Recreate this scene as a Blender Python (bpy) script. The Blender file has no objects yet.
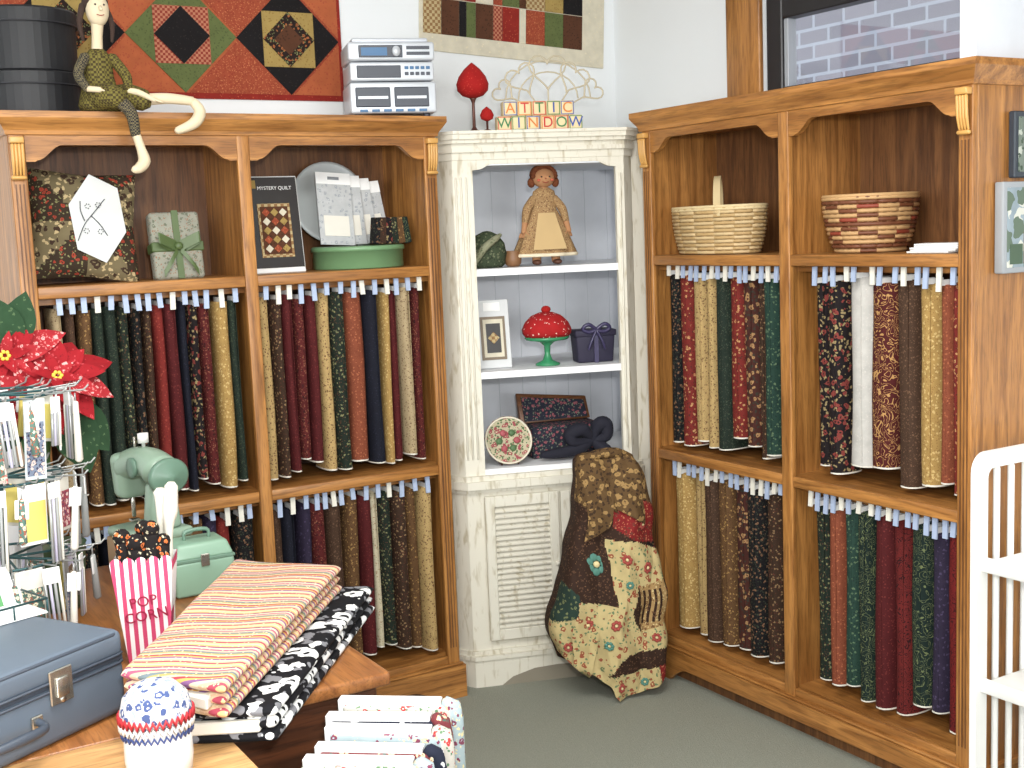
import bpy, bmesh, math, random
from mathutils import Vector, Matrix
random.seed(7)
scene=bpy.context.scene
# ---------------------------------------------------------------- materials
def lin(c):
    o=[]
    for x in c[:3]:
        x=x/255.0
        o.append(x/12.92 if x<=0.04045 else ((x+0.055)/1.055)**2.4)
    return (o[0],o[1],o[2],1.0)
def mute(c,s=.84,k=.92):
    g=.3*c[0]+.59*c[1]+.11*c[2]; return tuple((g+(x-g)*s)*k for x in c)
def blend(a,b,t): return tuple(x*(1-t)+y*t for x,y in zip(a,b))
MATS={}
def newmat(name,rough=.6,metal=0.0):
    m=bpy.data.materials.new(name); m.use_nodes=True
    nt=m.node_tree; b=nt.nodes['Principled BSDF']
    b.inputs['Roughness'].default_value=rough; b.inputs['Metallic'].default_value=metal
    return m,nt,b
def coord(nt,scale=(1,1,1),rot=(0,0,0)):
    tc=nt.nodes.new('ShaderNodeTexCoord'); mp=nt.nodes.new('ShaderNodeMapping')
    mp.inputs['Scale'].default_value=scale; mp.inputs['Rotation'].default_value=rot
    nt.links.new(tc.outputs['Object'],mp.inputs['Vector']); return mp.outputs['Vector']
def mixc(nt,fac,a,b):
    n=nt.nodes.new('ShaderNodeMix'); n.data_type='RGBA'
    if isinstance(fac,float): n.inputs[0].default_value=fac
    else: nt.links.new(fac,n.inputs[0])
    for k,s in ((6,a),(7,b)):
        if isinstance(s,tuple): n.inputs[k].default_value=s
        else: nt.links.new(s,n.inputs[k])
    return n.outputs[2]
def math_(nt,op,a,b=0.0):
    n=nt.nodes.new('ShaderNodeMath'); n.operation=op
    for k,s in ((0,a),(1,b)):
        if isinstance(s,(int,float)): n.inputs[k].default_value=s
        else: nt.links.new(s,n.inputs[k])
    return n.outputs[0]
def noise(nt,vec,scale,detail=2,dist=0.0):
    n=nt.nodes.new('ShaderNodeTexNoise'); n.inputs['Scale'].default_value=scale
    n.inputs['Detail'].default_value=detail; n.inputs['Distortion'].default_value=dist
    nt.links.new(vec,n.inputs['Vector']); return n.outputs['Fac']
def voro(nt,vec,scale,out='Distance'):
    n=nt.nodes.new('ShaderNodeTexVoronoi'); n.inputs['Scale'].default_value=scale
    nt.links.new(vec,n.inputs['Vector']); return n
def bump(nt,b,h,strength=.3,dist=.01):
    n=nt.nodes.new('ShaderNodeBump'); n.inputs['Strength'].default_value=strength; n.inputs['Distance'].default_value=dist
    nt.links.new(h,n.inputs['Height']); nt.links.new(n.outputs['Normal'],b.inputs['Normal'])
def flat(name,c,rough=.6,metal=0.0,var=.06,spec=None):
    if name in MATS: return MATS[name]
    m,nt,b=newmat(name,rough,metal)
    v=coord(nt); f=noise(nt,v,14,3)
    k=lin(c); d=tuple(x*(1-var*2) for x in k[:3])+(1,)
    nt.links.new(mixc(nt,f,k,d),b.inputs['Base Color'])
    if spec is not None: b.inputs['Specular IOR Level'].default_value=spec
    MATS[name]=m; return m
def wood(name,c1,c2,axis='z',rough=.38,sc=1.0):
    if name in MATS: return MATS[name]
    m,nt,b=newmat(name,rough)
    s={'z':(9,9,.7),'x':(.7,9,9),'y':(9,.7,9)}[axis]
    v=coord(nt,tuple(q*sc for q in s))
    n1=noise(nt,v,3.0,5,1.2)
    v2=coord(nt,tuple(q*sc*6 for q in s)); n2=noise(nt,v2,3.5,3,.3)
    r=nt.nodes.new('ShaderNodeValToRGB'); r.color_ramp.elements[0].position=.36; r.color_ramp.elements[1].position=.66
    r.color_ramp.elements[0].color=lin(c2); r.color_ramp.elements[1].color=lin(c1)
    nt.links.new(n1,r.inputs[0])
    r2=nt.nodes.new('ShaderNodeValToRGB'); r2.color_ramp.elements[0].position=.38; r2.color_ramp.elements[1].position=.5
    r2.color_ramp.elements[0].color=(.62,.62,.62,1); r2.color_ramp.elements[1].color=(1,1,1,1)
    nt.links.new(n2,r2.inputs[0])
    mm=nt.nodes.new('ShaderNodeMix'); mm.data_type='RGBA'; mm.blend_type='MULTIPLY'; mm.inputs[0].default_value=.7
    nt.links.new(r.outputs[0],mm.inputs[6]); nt.links.new(r2.outputs[0],mm.inputs[7])
    nt.links.new(mm.outputs[2],b.inputs['Base Color'])
    bump(nt,b,n2,.12,.002)
    MATS[name]=m; return m
def fab(name,base,sp=None,sp2=None,scale=45,thr=.30,style='f',rough=.85,soft=0.0,sc2=1.7):
    if name in MATS: return MATS[name]
    m,nt,b=newmat(name,rough); b.inputs['Specular IOR Level'].default_value=.2
    if soft:
        base0=base; base=mute(base); sp=mute(blend(sp,base0,soft)) if sp else None; sp2=mute(blend(sp2,base0,soft)) if sp2 else mute(blend(base0,(186,146,96),.26))
    v=coord(nt); bl=lin(base)
    n=noise(nt,v,30,2)
    col=mixc(nt,n,bl,tuple(x*.66 for x in bl[:3])+(1,))
    if style=='f' and sp:
        d=nt.nodes.new('ShaderNodeVectorMath'); d.operation='ADD'
        nn=nt.nodes.new('ShaderNodeTexNoise'); nn.inputs['Scale'].default_value=scale*1.6; nt.links.new(v,nn.inputs['Vector'])
        sc=nt.nodes.new('ShaderNodeVectorMath'); sc.operation='SCALE'; sc.inputs['Scale'].default_value=.8/scale
        nt.links.new(nn.outputs['Color'],sc.inputs[0]); nt.links.new(v,d.inputs[0]); nt.links.new(sc.outputs[0],d.inputs[1])
        w=d.outputs[0]
        if sp2:
            vo2=voro(nt,w,scale*sc2); f2=math_(nt,'LESS_THAN',vo2.outputs['Distance'],thr*.95)
            col=mixc(nt,f2,col,lin(sp2))
        vo=voro(nt,w,scale); f=math_(nt,'LESS_THAN',vo.outputs['Distance'],thr)
        col=mixc(nt,f,col,lin(sp))
        f3=math_(nt,'LESS_THAN',vo.outputs['Distance'],thr*.38)
        col=mixc(nt,f3,col,bl)
    elif style=='s':
        nz=nt.nodes.new('ShaderNodeTexNoise'); nz.inputs['Scale'].default_value=scale*.5; nz.inputs['Detail'].default_value=1; nz.inputs['Distortion'].default_value=1.6
        nt.links.new(v,nz.inputs['Vector'])
        a=math_(nt,'MULTIPLY',nz.outputs['Fac'],7.0); fr=math_(nt,'FRACT',a); f=math_(nt,'LESS_THAN',fr,thr*.6)
        col=mixc(nt,f,col,lin(sp))
    elif style=='c':
        ck=nt.nodes.new('ShaderNodeTexChecker'); ck.inputs['Scale'].default_value=scale*2
        ck.inputs['Color1'].default_value=(0,0,0,1); ck.inputs['Color2'].default_value=(1,1,1,1)
        nt.links.new(v,ck.inputs['Vector']); col=mixc(nt,ck.outputs['Fac'],col,lin(sp))
    nt.links.new(col,b.inputs['Base Color'])
    bump(nt,b,noise(nt,v,9,3),.25,.01)
    MATS[name]=m; return m
def stripes(name,cols,period,axis=0,rough=.8,dash=0):
    m,nt,b=newmat(name,rough)
    v=coord(nt); sx=nt.nodes.new('ShaderNodeSeparateXYZ'); nt.links.new(v,sx.inputs[0])
    a=sx.outputs[axis]
    fr=math_(nt,'FRACT',math_(nt,'ADD',math_(nt,'DIVIDE',a,period),100.0))
    r=nt.nodes.new('ShaderNodeValToRGB'); r.color_ramp.interpolation='CONSTANT'
    n=len(cols)
    r.color_ramp.elements[0].color=lin(cols[0]); r.color_ramp.elements[0].position=0
    r.color_ramp.elements[1].color=lin(cols[1]); r.color_ramp.elements[1].position=1/n
    for i in range(2,n):
        e=r.color_ramp.elements.new(i/n); e.color=lin(cols[i])
    nt.links.new(fr,r.inputs[0]); col=r.outputs[0]
    if dash:
        vo=voro(nt,v,dash); f=math_(nt,'LESS_THAN',vo.outputs['Distance'],.22)
        col=mixc(nt,f,col,lin((216,194,160)))
    nt.links.new(col,b.inputs['Base Color'])
    MATS[name]=m; return m
# ---------------------------------------------------------------- mesh builder
class MB:
    def __init__(s,name): s.name=name; s.v=[]; s.f=[]; s.mi=[]; s.sm=[]; s.mats=[]; s.M=Matrix()
    def midx(s,m):
        if m not in s.mats: s.mats.append(m)
        return s.mats.index(m)
    def add(s,verts,faces,m,smooth=False):
        o=len(s.v); s.v+= [tuple(s.M@Vector(p)) for p in verts]; k=s.midx(m) if not isinstance(m,list) else None
        for i,f in enumerate(faces):
            s.f.append([o+j for j in f]); s.mi.append(k if k is not None else s.midx(m[i])); s.sm.append(smooth)
    def bm(s,b,m,smooth=False):
        b.verts.ensure_lookup_table()
        for i,v in enumerate(b.verts): v.index=i
        s.add([v.co.copy() for v in b.verts],[[v.index for v in f.verts] for f in b.faces],m,smooth); b.free()
    def box(s,x0,y0,z0,x1,y1,z1,m,bev=0.0,seg=1):
        vs=[(x0,y0,z0),(x1,y0,z0),(x1,y1,z0),(x0,y1,z0),(x0,y0,z1),(x1,y0,z1),(x1,y1,z1),(x0,y1,z1)]
        s.hexa(vs,m,bev,seg)
    def hexa(s,vs,m,bev=0.0,seg=1):
        fs=[(0,3,2,1),(4,5,6,7),(0,1,5,4),(1,2,6,5),(2,3,7,6),(3,0,4,7)]
        if bev<=0: s.add(vs,fs,m); return
        b=bmesh.new(); bv=[b.verts.new(p) for p in vs]
        for f in fs: b.faces.new([bv[i] for i in f])
        bmesh.ops.bevel(b,geom=b.edges[:],offset=bev,segments=seg,affect='EDGES',profile=.5)
        s.bm(b,m,seg>1)
    def prism(s,poly,a,b,m,plane='xy',bev=0):
        n=len(poly)
        def P(p,h): return (p[0],p[1],h) if plane=='xy' else ((p[0],h,p[1]) if plane=='xz' else (h,p[0],p[1]))
        vs=[P(p,a) for p in poly]+[P(p,b) for p in poly]
        fs=[list(range(n))[::-1],list(range(n,2*n))]+[(i,(i+1)%n,n+(i+1)%n,n+i) for i in range(n)]
        s.add(vs,fs,m)
    def lathe(s,prof,m,c=(0,0,0),seg=24,sx=1,sy=1,smooth=True,wave=None,ax=None):
        vs=[];fs=[]; R=ax if ax is not None else Matrix.Identity(3)
        for i,(r,z) in enumerate(prof):
            for j in range(seg):
                t=2*math.pi*j/seg; rr=r*(1+(wave(t,z) if wave else 0))
                vs.append(Vector(c)+R@Vector((rr*sx*math.cos(t),rr*sy*math.sin(t),z)))
        for i in range(len(prof)-1):
            for j in range(seg):
                k=(j+1)%seg; fs.append((i*seg+j,i*seg+k,(i+1)*seg+k,(i+1)*seg+j))
        if prof[0][0]>1e-4: fs.append(list(range(seg))[::-1])
        if prof[-1][0]>1e-4: fs.append([(len(prof)-1)*seg+j for j in range(seg)])
        s.add(vs,fs,m,smooth)
    def ball(s,c,r,m,seg=18,rot=None):
        if not isinstance(r,(tuple,list)): r=(r,r,r)
        vs=[];fs=[];n=seg//2
        R=rot if rot is not None else Matrix.Identity(3)
        for i in range(n+1):
            p=math.pi*i/n
            for j in range(seg):
                t=2*math.pi*j/seg
                vs.append(Vector(c)+R@Vector((r[0]*math.sin(p)*math.cos(t),r[1]*math.sin(p)*math.sin(t),-r[2]*math.cos(p))))
        for i in range(n):
            for j in range(seg):
                k=(j+1)%seg; fs.append((i*seg+j,i*seg+k,(i+1)*seg+k,(i+1)*seg+j))
        s.add(vs,fs,m,True)
    def tube(s,pts,rad,m,seg=8,sub=1):
        pts=[Vector(p) for p in pts]
        if not isinstance(rad,(list,tuple)): rad=[rad]*len(pts)
        rad=list(rad)
        if sub>1 and len(pts)>2:
            P=[];Rr=[]
            for i in range(len(pts)-1):
                p0=pts[max(i-1,0)];p1=pts[i];p2=pts[i+1];p3=pts[min(i+2,len(pts)-1)]
                for k in range(sub):
                    t=k/sub
                    P.append(.5*((2*p1)+(-p0+p2)*t+(2*p0-5*p1+4*p2-p3)*t*t+(-p0+3*p1-3*p2+p3)*t**3)); Rr.append(rad[i]*(1-t)+rad[i+1]*t)
            P.append(pts[-1]);Rr.append(rad[-1]); pts=P;rad=Rr
        d0=(pts[0]-pts[1]).normalized(); d1=(pts[-1]-pts[-2]).normalized()
        pts=[pts[0]+d0*rad[0]*.6]+pts+[pts[-1]+d1*rad[-1]*.6]; rad=[rad[0]*.5]+rad+[rad[-1]*.5]
        vs=[];fs=[]; up=Vector((0,0,1)); nrm=None
        for i,p in enumerate(pts):
            t=(pts[min(i+1,len(pts)-1)]-pts[max(i-1,0)]).normalized()
            if nrm is None:
                nrm=t.cross(up)
                if nrm.length<.1: nrm=t.cross(Vector((1,0,0)))
            nrm=(nrm-nrm.dot(t)*t).normalized(); bn=t.cross(nrm)
            for j in range(seg):
                a=2*math.pi*j/seg; vs.append(p+(nrm*math.cos(a)+bn*math.sin(a))*rad[i])
        for i in range(len(pts)-1):
            for j in range(seg):
                k=(j+1)%seg; fs.append((i*seg+j,i*seg+k,(i+1)*seg+k,(i+1)*seg+j))
        fs.append(list(range(seg))[::-1]); fs.append([(len(pts)-1)*seg+j for j in range(seg)])
        s.add(vs,fs,m,True)
    def grid(s,fn,nu,nv,m,th=0.0,smooth=True):
        vs=[fn(i/nu,j/nv) for j in range(nv+1) for i in range(nu+1)]
        fs=[(j*(nu+1)+i,j*(nu+1)+i+1,(j+1)*(nu+1)+i+1,(j+1)*(nu+1)+i) for j in range(nv) for i in range(nu)]
        s.add(vs,fs,m,smooth)
    def leaf(s,o,d,up,L,W,m,curl=.2,fold=.25):
        o=Vector(o);d=Vector(d).normalized();up=Vector(up);side=d.cross(up).normalized();up=side.cross(d).normalized()
        def fn(u,v):
            w=W*.5*math.sin(math.pi*min(v*1.02,1))**.8 if 0<v<1 else .0005
            x=(u-.5)*2
            return o+d*L*v+side*x*w+up*(abs(x)*w*fold-curl*L*v*v)
        s.grid(fn,4,8,m)
    def text(s,txt,size,m,M,ext=.001):
        cu=bpy.data.curves.new('t','FONT'); cu.body=txt; cu.size=size; cu.extrude=ext; cu.align_x='CENTER'; cu.align_y='CENTER'
        ob=bpy.data.objects.new('t',cu); scene.collection.objects.link(ob)
        me=bpy.data.meshes.new_from_object(ob.evaluated_get(bpy.context.evaluated_depsgraph_get()))
        s.add([M@v.co for v in me.vertices],[list(p.vertices) for p in me.polygons],m)
        bpy.data.objects.remove(ob); bpy.data.curves.remove(cu); bpy.data.meshes.remove(me)
    def build(s,mw=None):
        me=bpy.data.meshes.new(s.name); me.from_pydata(s.v,[],s.f)
        for m in s.mats: me.materials.append(m)
        me.polygons.foreach_set('material_index',s.mi); me.polygons.foreach_set('use_smooth',s.sm); me.update()
        bb=bmesh.new(); bb.from_mesh(me); bmesh.ops.recalc_face_normals(bb,faces=bb.faces[:]); bb.to_mesh(me); bb.free()
        ob=bpy.data.objects.new(s.name,me); scene.collection.objects.link(ob)
        if mw is not None: ob.matrix_world=mw
        return ob
def basis(o,x,y,z):
    M=Matrix((x,y,z)).transposed().to_4x4(); M.translation=Vector(o); return M
# ---------------------------------------------------------------- camera
X=Vector((2048,238,-1230)).normalized(); Y=Vector((-753,124,-1230)); Y=(Y-Y.dot(X)*X).normalized(); Z=X.cross(Y)
cam=bpy.data.cameras.new('camera'); co=bpy.data.objects.new('camera',cam); scene.collection.objects.link(co)
M=Matrix((X,Y,Z)).to_4x4(); M.translation=Vector((-3.0,-4.08,1.62)); co.matrix_world=M
cam.sensor_width=36; cam.lens=1230/1024*36; scene.camera=co
# ---------------------------------------------------------------- palette
OC1=(184,128,68); OC2=(136,88,42)
oz=wood('oak_z',OC1,OC2,'z'); ox=wood('oak_x',OC1,OC2,'x'); oy=wood('oak_y',OC1,OC2,'y')
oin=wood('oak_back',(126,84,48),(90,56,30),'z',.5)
gold=flat('corbel_gold',(206,156,86),.35)
white=flat('white_paint',(235,234,230),.5); offw=flat('offwhite',(224,220,208),.6)
black=flat('black_gloss',(18,18,20),.35); cream=flat('cream_cloth',(226,212,184),.8)
tab=flat('tab_blue',(168,182,208),.4); paper=flat('paper',(238,238,236),.7)
# ---------------------------------------------------------------- room
def wallmat():
    m,nt,b=newmat('wall_paint',.75); v=coord(nt); f=noise(nt,v,120,3)
    nt.links.new(mixc(nt,noise(nt,v,1.5,2),lin((238,240,241)),lin((228,232,234))),b.inputs['Base Color']); bump(nt,b,f,.12,.003); return m
wm=wallmat()
def carpetmat():
    m,nt,b=newmat('carpet',.95); v=coord(nt)
    f=noise(nt,v,220,2); g=noise(nt,v,70,3)
    c=mixc(nt,f,lin((108,110,100)),lin((172,172,158))); c=mixc(nt,g,c,lin((136,138,126)))
    nt.links.new(c,b.inputs['Base Color']); bump(nt,b,f,.7,.004); b.inputs['Specular IOR Level'].default_value=.1; return m
mb=MB('floor'); mb.box(-7,-8,-.05,0,0,0,carpetmat()); mb.build()
mb=MB('ceiling'); mb.box(-7,-8,2.8,0,0,2.85,wm); mb.build()
mb=MB('wall_north'); mb.box(-7,0,0,0.1,.1,2.8,wm); mb.build()
mb=MB('wall_west'); mb.box(-7.1,-8,0,-7,0.1,2.8,wm); mb.build()
mb=MB('wall_south'); mb.box(-7.1,-8.1,0,.1,-8,2.8,wm); mb.build()
wy0,wy1,wz0,wz1=-.86,-2.8,2.03,2.68
mb=MB('wall_east'); mb.box(0,-8,0,.1,0,wz0,wm); mb.box(0,-8,wz1,.1,0,2.8,wm); mb.box(0,wy0,wz0,.1,0,wz1,wm); mb.box(0,-8,wz0,.1,wy1,wz1,wm); mb.build()
mb=MB('trim_1')
mb.box(-.022,wy0,1.9,-.001,wy0+.17,2.79,oz,.006,2); mb.box(-.022,wy1-.17,1.9,-.001,wy1,2.79,oz,.006,2)
mb.box(-.04,wy1-.17,1.96,-.001,wy0+.17,2.0+.03,oy,.006,2); mb.build()
dk=flat('window_frame_dark',(34,32,34),.4)
gm,nt,b=newmat('window_glass',.05); tr=nt.nodes.new('ShaderNodeBsdfTransparent'); gl=nt.nodes.new('ShaderNodeBsdfGlossy'); gl.inputs['Roughness'].default_value=.03
mx=nt.nodes.new('ShaderNodeMixShader'); mx.inputs[0].default_value=.08
nt.links.new(tr.outputs[0],mx.inputs[1]); nt.links.new(gl.outputs[0],mx.inputs[2]); nt.links.new(mx.outputs[0],nt.nodes['Material Output'].inputs['Surface'])
alu=flat('window_frame_alu',(170,174,180),.4)
mb=MB('window_1')
mb.box(.01,wy0-.075,wz0,.07,wy0,wz1,dk,.004); mb.box(.02,wy0-.095,wz0,.06,wy0-.075,2.285,alu,.002); mb.box(.01,wy1,wz0,.07,wy1+.08,wz1,dk,.004)
mb.box(.01,wy1+.08,wz0,.07,wy0-.075,wz0+.03,dk,.004); mb.box(.01,wy1+.08,2.285,.07,wy0-.075,2.36,dk,.004); mb.box(.01,wy1+.08,wz1-.04,.07,wy0-.10,wz1,dk,.004)
mb.box(.038,wy1+.08,wz0+.03,.042,wy0-.075,wz1-.04,gm); mb.build()
bmt,nt,b=newmat('brick_exterior',.9)
tc=nt.nodes.new('ShaderNodeTexCoord'); sx=nt.nodes.new('ShaderNodeSeparateXYZ'); cx=nt.nodes.new('ShaderNodeCombineXYZ')
nt.links.new(tc.outputs['Object'],sx.inputs[0]); nt.links.new(sx.outputs[1],cx.inputs[0]); nt.links.new(sx.outputs[2],cx.inputs[1])
br=nt.nodes.new('ShaderNodeTexBrick'); br.inputs['Scale'].default_value=1; br.inputs['Brick Width'].default_value=.2; br.inputs['Row Height'].default_value=.075; br.inputs['Mortar Size'].default_value=.008
br.inputs['Color1'].default_value=lin((140,136,142)); br.inputs['Color2'].default_value=lin((116,114,122)); br.inputs['Mortar'].default_value=lin((160,164,172))
nt.links.new(cx.outputs[0],br.inputs['Vector']); nt.links.new(br.outputs[0],b.inputs['Base Color'])
mb=MB('exterior_brick_wall'); mb.box(1.6,-6,0,1.75,3.5,4.2,bmt); mb.build()
# ---------------------------------------------------------------- bookcases
def bookcase(name,mw,D,x0,x1,dv0,dv1):
    mb=MB(name); t=.022; back=D
    mb.box(x0,0.02,0,x0+t,back,1.95,oz,.002); mb.box(x1-t,0.02,0,x1,back,1.95,oz,.002)
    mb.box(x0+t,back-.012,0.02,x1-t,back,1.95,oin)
    mb.box(x0+t,0.02,1.93,x1-t,back-.012,1.95,ox)
    sw=.045
    for a,b in ((x0,x0+sw),(x1-sw,x1),(dv0,dv1)): mb.box(a,0,.1,b,.02,1.95,oz,.003,2)
    for a in (x0,x1-sw):
        for k in range(3): mb.box(a+.010+k*.0105,-.002,.18,a+.0135+k*.0105,.0,1.80,oin)
    mb.box((dv0+dv1)/2-.009,0.02,.1,(dv0+dv1)/2+.009,back-.012,1.93,oz)
    for zt in (1.51,.83,.15):
        mb.box(x0+sw,0.003,zt-.034,dv0,.022,zt,ox,.003,2); mb.box(dv1,0.003,zt-.034,x1-sw,.022,zt,ox,.003,2)
        mb.box(x0+t,0.022,zt-.022,(dv0+dv1)/2-.009,back-.012,zt,ox); mb.box((dv0+dv1)/2+.009,0.022,zt-.022,x1-t,back-.012,zt,ox)
    for a,b in ((x0+sw,dv0),(dv1,x1-sw)):
        pts=[(a,1.95),(a,1.862),(a+.025,1.862)]
        for k in range(9):
            q=k/8; pts.append((a+.03+.07*q,1.866+.042*(.5-.5*math.cos(math.pi*q))))
        for k in range(9):
            q=1-k/8; pts.append((b-.03-.07*q,1.866+.042*(.5-.5*math.cos(math.pi*q))))
        pts+=[(b-.025,1.862),(b,1.862),(b,1.95)]
        mb.prism(pts,.001,.02,ox,'xz')
    prof=[(0,1.935),(.006,1.937),(.008,1.948),(.013,1.956),(.020,1.966),(.027,1.977),(.030,1.982),(.030,2.0),(0,2.0)]
    vs=[];fs=[]
    for (o,z) in prof:
        vs+=[(x0-o,back,z),(x0-o,-o,z),(x1+o,-o,z),(x1+o,back,z)]
    for i in range(len(prof)-1):
        for j in range(3): fs.append((i*4+j,i*4+j+1,(i+1)*4+j+1,(i+1)*4+j))
    mb.add(vs,fs,ox)
    mb.box(x0,.0,1.985,x1,back,2.0,ox)
    pts=[(x0-.015,0),(x0-.015,.115),(x1+.015,.115),(x1+.015,0),(x1-.10,0)]
    for k in range(7):
        q=k/6; pts.append((x1-.11-.09*q,.01+.045*math.sin(q*math.pi/2)))
    for k in range(7):
        q=1-k/6; pts.append((x0+.11+.09*q,.01+.045*math.sin(q*math.pi/2)))
    pts.append((x0+.10,0))
    mb.prism(pts,-.015,.004,ox,'xz'); mb.box(x0-.010,-.012,.115,x1+.010,.004,.124,ox,.004,2)
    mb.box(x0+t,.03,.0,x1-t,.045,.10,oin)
    for a in (x0-.015,x1): mb.box(a,.004,0,a+.015,back,.115,oy)
    for a in (x0+.002,x1-.040):
        mb.box(a,-.024,1.912,a+.038,0,1.930,gold,.003,2)
        for k in range(4): mb.tube([(a+.006+k*.0088,-.018,1.908),(a+.006+k*.0088,-.016,1.86),(a+.006+k*.0088,-.008,1.825)],[.0052,.0048,.003],gold,8,3)
        mb.tube([(a+.002,-.009,1.818),(a+.036,-.009,1.818)],.006,gold,8)
    for zt in (1.475,.795):
        mb.box(x0+t,.05,zt-.018,(dv0+dv1)/2-.009,.075,zt,ox); mb.box((dv0+dv1)/2+.009,.05,zt-.018,x1-t,.075,zt,ox)
    return mb.build(mw)
ML=Matrix.Translation((-2.42,-.40,0))
MR=Matrix.Translation((-.35,-.62,0))@Matrix.Rotation(math.radians(-90),4,'Z')
bookcase('bookcase',ML,.38,.04,1.38,.695,.735)
bookcase('bookcase',MR,.33,.0,1.37,.668,.712)
# ---------------------------------------------------------------- fabric bolts
def bf(n,a,b_,c,sc,th,st='f',soft=.22): return fab(n,a,b_,c,sc,th,st,soft=soft)
F={
'gp':bf('f_goldprint',(206,168,102),(84,44,28),(140,120,66),105,.30),
'bg':bf('f_browngold',(112,76,42),(190,146,78),(60,36,24),95,.28),
'dg':bf('f_darkgreen',(36,50,40),(78,94,68),None,110,.24),
'dgp':bf('f_greenprint',(34,46,36),(160,156,100),(110,60,40),80,.28),
'bk':bf('f_blackprint',(26,24,26),(160,110,74),(66,76,54),80,.30),
'nv':bf('f_navy',(26,28,42),(50,50,72),(40,40,56),110,.2),
'br':bf('f_brown',(80,54,38),(122,88,62),None,100,.26),
'brp':bf('f_brownprint',(68,46,32),(176,138,90),(110,50,36),85,.28),
'bu':bf('f_burgundy',(96,26,28),(132,52,46),(60,18,20),110,.24),
'bup':bf('f_burgprint',(102,30,30),(44,16,18),(160,104,70),80,.30),
'rd':bf('f_red',(142,40,34),(176,76,56),(90,26,24),100,.24),
'rdp':bf('f_redprint',(140,40,34),(214,170,100),(60,40,30),70,.29),
'rs':bf('f_rust',(154,74,46),(194,110,70),(110,44,30),100,.26),
'tn':bf('f_tan',(192,166,122),(100,68,46),(130,110,70),100,.28),
'cr':bf('f_cream',(220,206,170),(140,92,62),(120,126,90),85,.25),
'wh':bf('f_white',(218,214,206),(198,192,184),(206,200,192),70,.30),
'pu':bf('f_purple',(52,42,68),(84,72,108),(36,30,50),80,.26),
'gr':bf('f_teal',(40,72,60),(110,134,96),(24,40,38),80,.28),
'gd':bf('f_gold',(190,148,76),(222,190,120),(140,96,48),95,.30),
'fl':bf('f_floral',(34,26,28),(166,62,52),(190,164,104),44,.36),
'gs':bf('f_goldswirl',(92,28,28),(206,156,84),None,50,.30,'s',.1),
'bs':bf('f_redswirl',(130,28,28),(56,14,16),None,60,.4,'s',.1),
'ns':bf('f_greenswirl',(26,44,40),(126,134,80),None,60,.28,'s',.15),
'rv':bf('f_redvine',(126,34,32),(40,16,18),None,64,.42,'s',.1),
'py':bf('f_paisley',(84,40,32),(196,150,90),(50,60,48),50,.36),
}
def bolts(mw,x0,x1,zt,zb,items):
    mb=MB('fabric_bolts'); items=[(k,w*random.uniform(.86,1.16)) for k,w in items]; tot=sum(i[1] for i in items); x=x0
    for key,w in items:
        ww=(x1-x0)*w/tot; cx=x+ww/2; rx=ww*random.uniform(.44,.485); d=random.uniform(.050,.072); y0=random.uniform(.026,.056)
        b=zb+random.choice((0,.004,.012,.02,.035,.05))+random.uniform(-.003,.006); top=zt-random.uniform(0,.018); lean=random.uniform(-.006,.006)
        n=20; nz=10
        vs=[];fs=[]
        for k in range(nz+1):
            q=k/nz; z=b+(top-b)*q; wob=math.sin(q*5+cx*40)*.002; rr=rx*(1+.035*math.sin(q*7+cx*90))
            for j in range(n):
                t=2*math.pi*j/n; c=math.cos(t);s_=math.sin(t)
                px=cx+lean*q+wob+rr*math.copysign(abs(c)**.75,c); py=y0+d+d*math.copysign(abs(s_)**.85,s_)
                vs.append((px,py,z))
        for k in range(nz):
            for j in range(n):
                jj=(j+1)%n; fs.append((k*n+j,k*n+jj,(k+1)*n+jj,(k+1)*n+j))
        fs.append([nz*n+j for j in range(n)])
        mb.add(vs,fs,F[key],True)
        mb.prism([(vs[j][0],vs[j][1]) for j in range(n)],b-.004,b+.001,offw)
        mb.box(cx+rx*.25,y0+.0005,b+.012,cx+rx*.36,y0+.01,top-.012,F[key])
        k=1 if ww<.055 else 2
        for i in range(k):
            tx=cx+(i-(k-1)/2)*.028; sl=random.uniform(-.003,.003); tl=random.uniform(-.006,.008)
            mb.hexa([(tx-.008+sl,.020,top-.012+tl),(tx+.008+sl,.020,top-.012+tl),(tx+.008+sl,.025,top-.012+tl),(tx-.008+sl,.025,top-.012+tl),(tx-.008,.022,zt+.030),(tx+.008,.022,zt+.030),(tx+.008,.028,zt+.030),(tx-.008,.028,zt+.030)],tab if (i+int(cx*97))%3 else offw); mb.box(tx-.004,.026,top-.002,tx+.004,.09,top+.014,paper)
        x+=ww
    return mb.build(mw)
bolts(ML,.125,.685,1.444,.853,[('tn',1.1),('br',.9),('bg',1.0),('dg',1.2),('dg',1.1),('dgp',1.1),('bk',1),('brp',.8),('rd',1.2),('bu',1.2),('nv',.9),('fl',1),('bup',1.1),('gd',1.3),('dg',1.1)])
bolts(ML,.745,1.325,1.444,.853,[('gp',1.1),('brp',1),('bu',1),('bup',1),('bu',1),('gp',1.2),('dgp',1.2),('rs',1.7),('nv',1.5),('gd',.7),('bu',1),('tn',1.1),('bup',.9)])
bolts(ML,.10,.685,.764,.172,[('br',1),('bk',1),('nv',1.2),('bu',1),('br',1),('dg',1),('bk',1),('bg',1),('pu',1),('rd',1),('bk',1.2)])
bolts(ML,.745,1.325,.764,.172,[('br',1),('nv',1),('pu',1.1),('bup',1.2),('br',1.2),('bg',1.3),('bu',1.3),('cr',.9),('dgp',1.2),('brp',1.1),('bg',1),('gp',1.4)])
bolts(MR,.075,.655,1.444,.853,[('bk',1),('rdp',1.3),('gp',1.1),('gp',.9),('dg',1.2),('rdp',1.3),('py',1.1),('brp',.8),('gr',1.1),('br',.8)])
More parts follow.
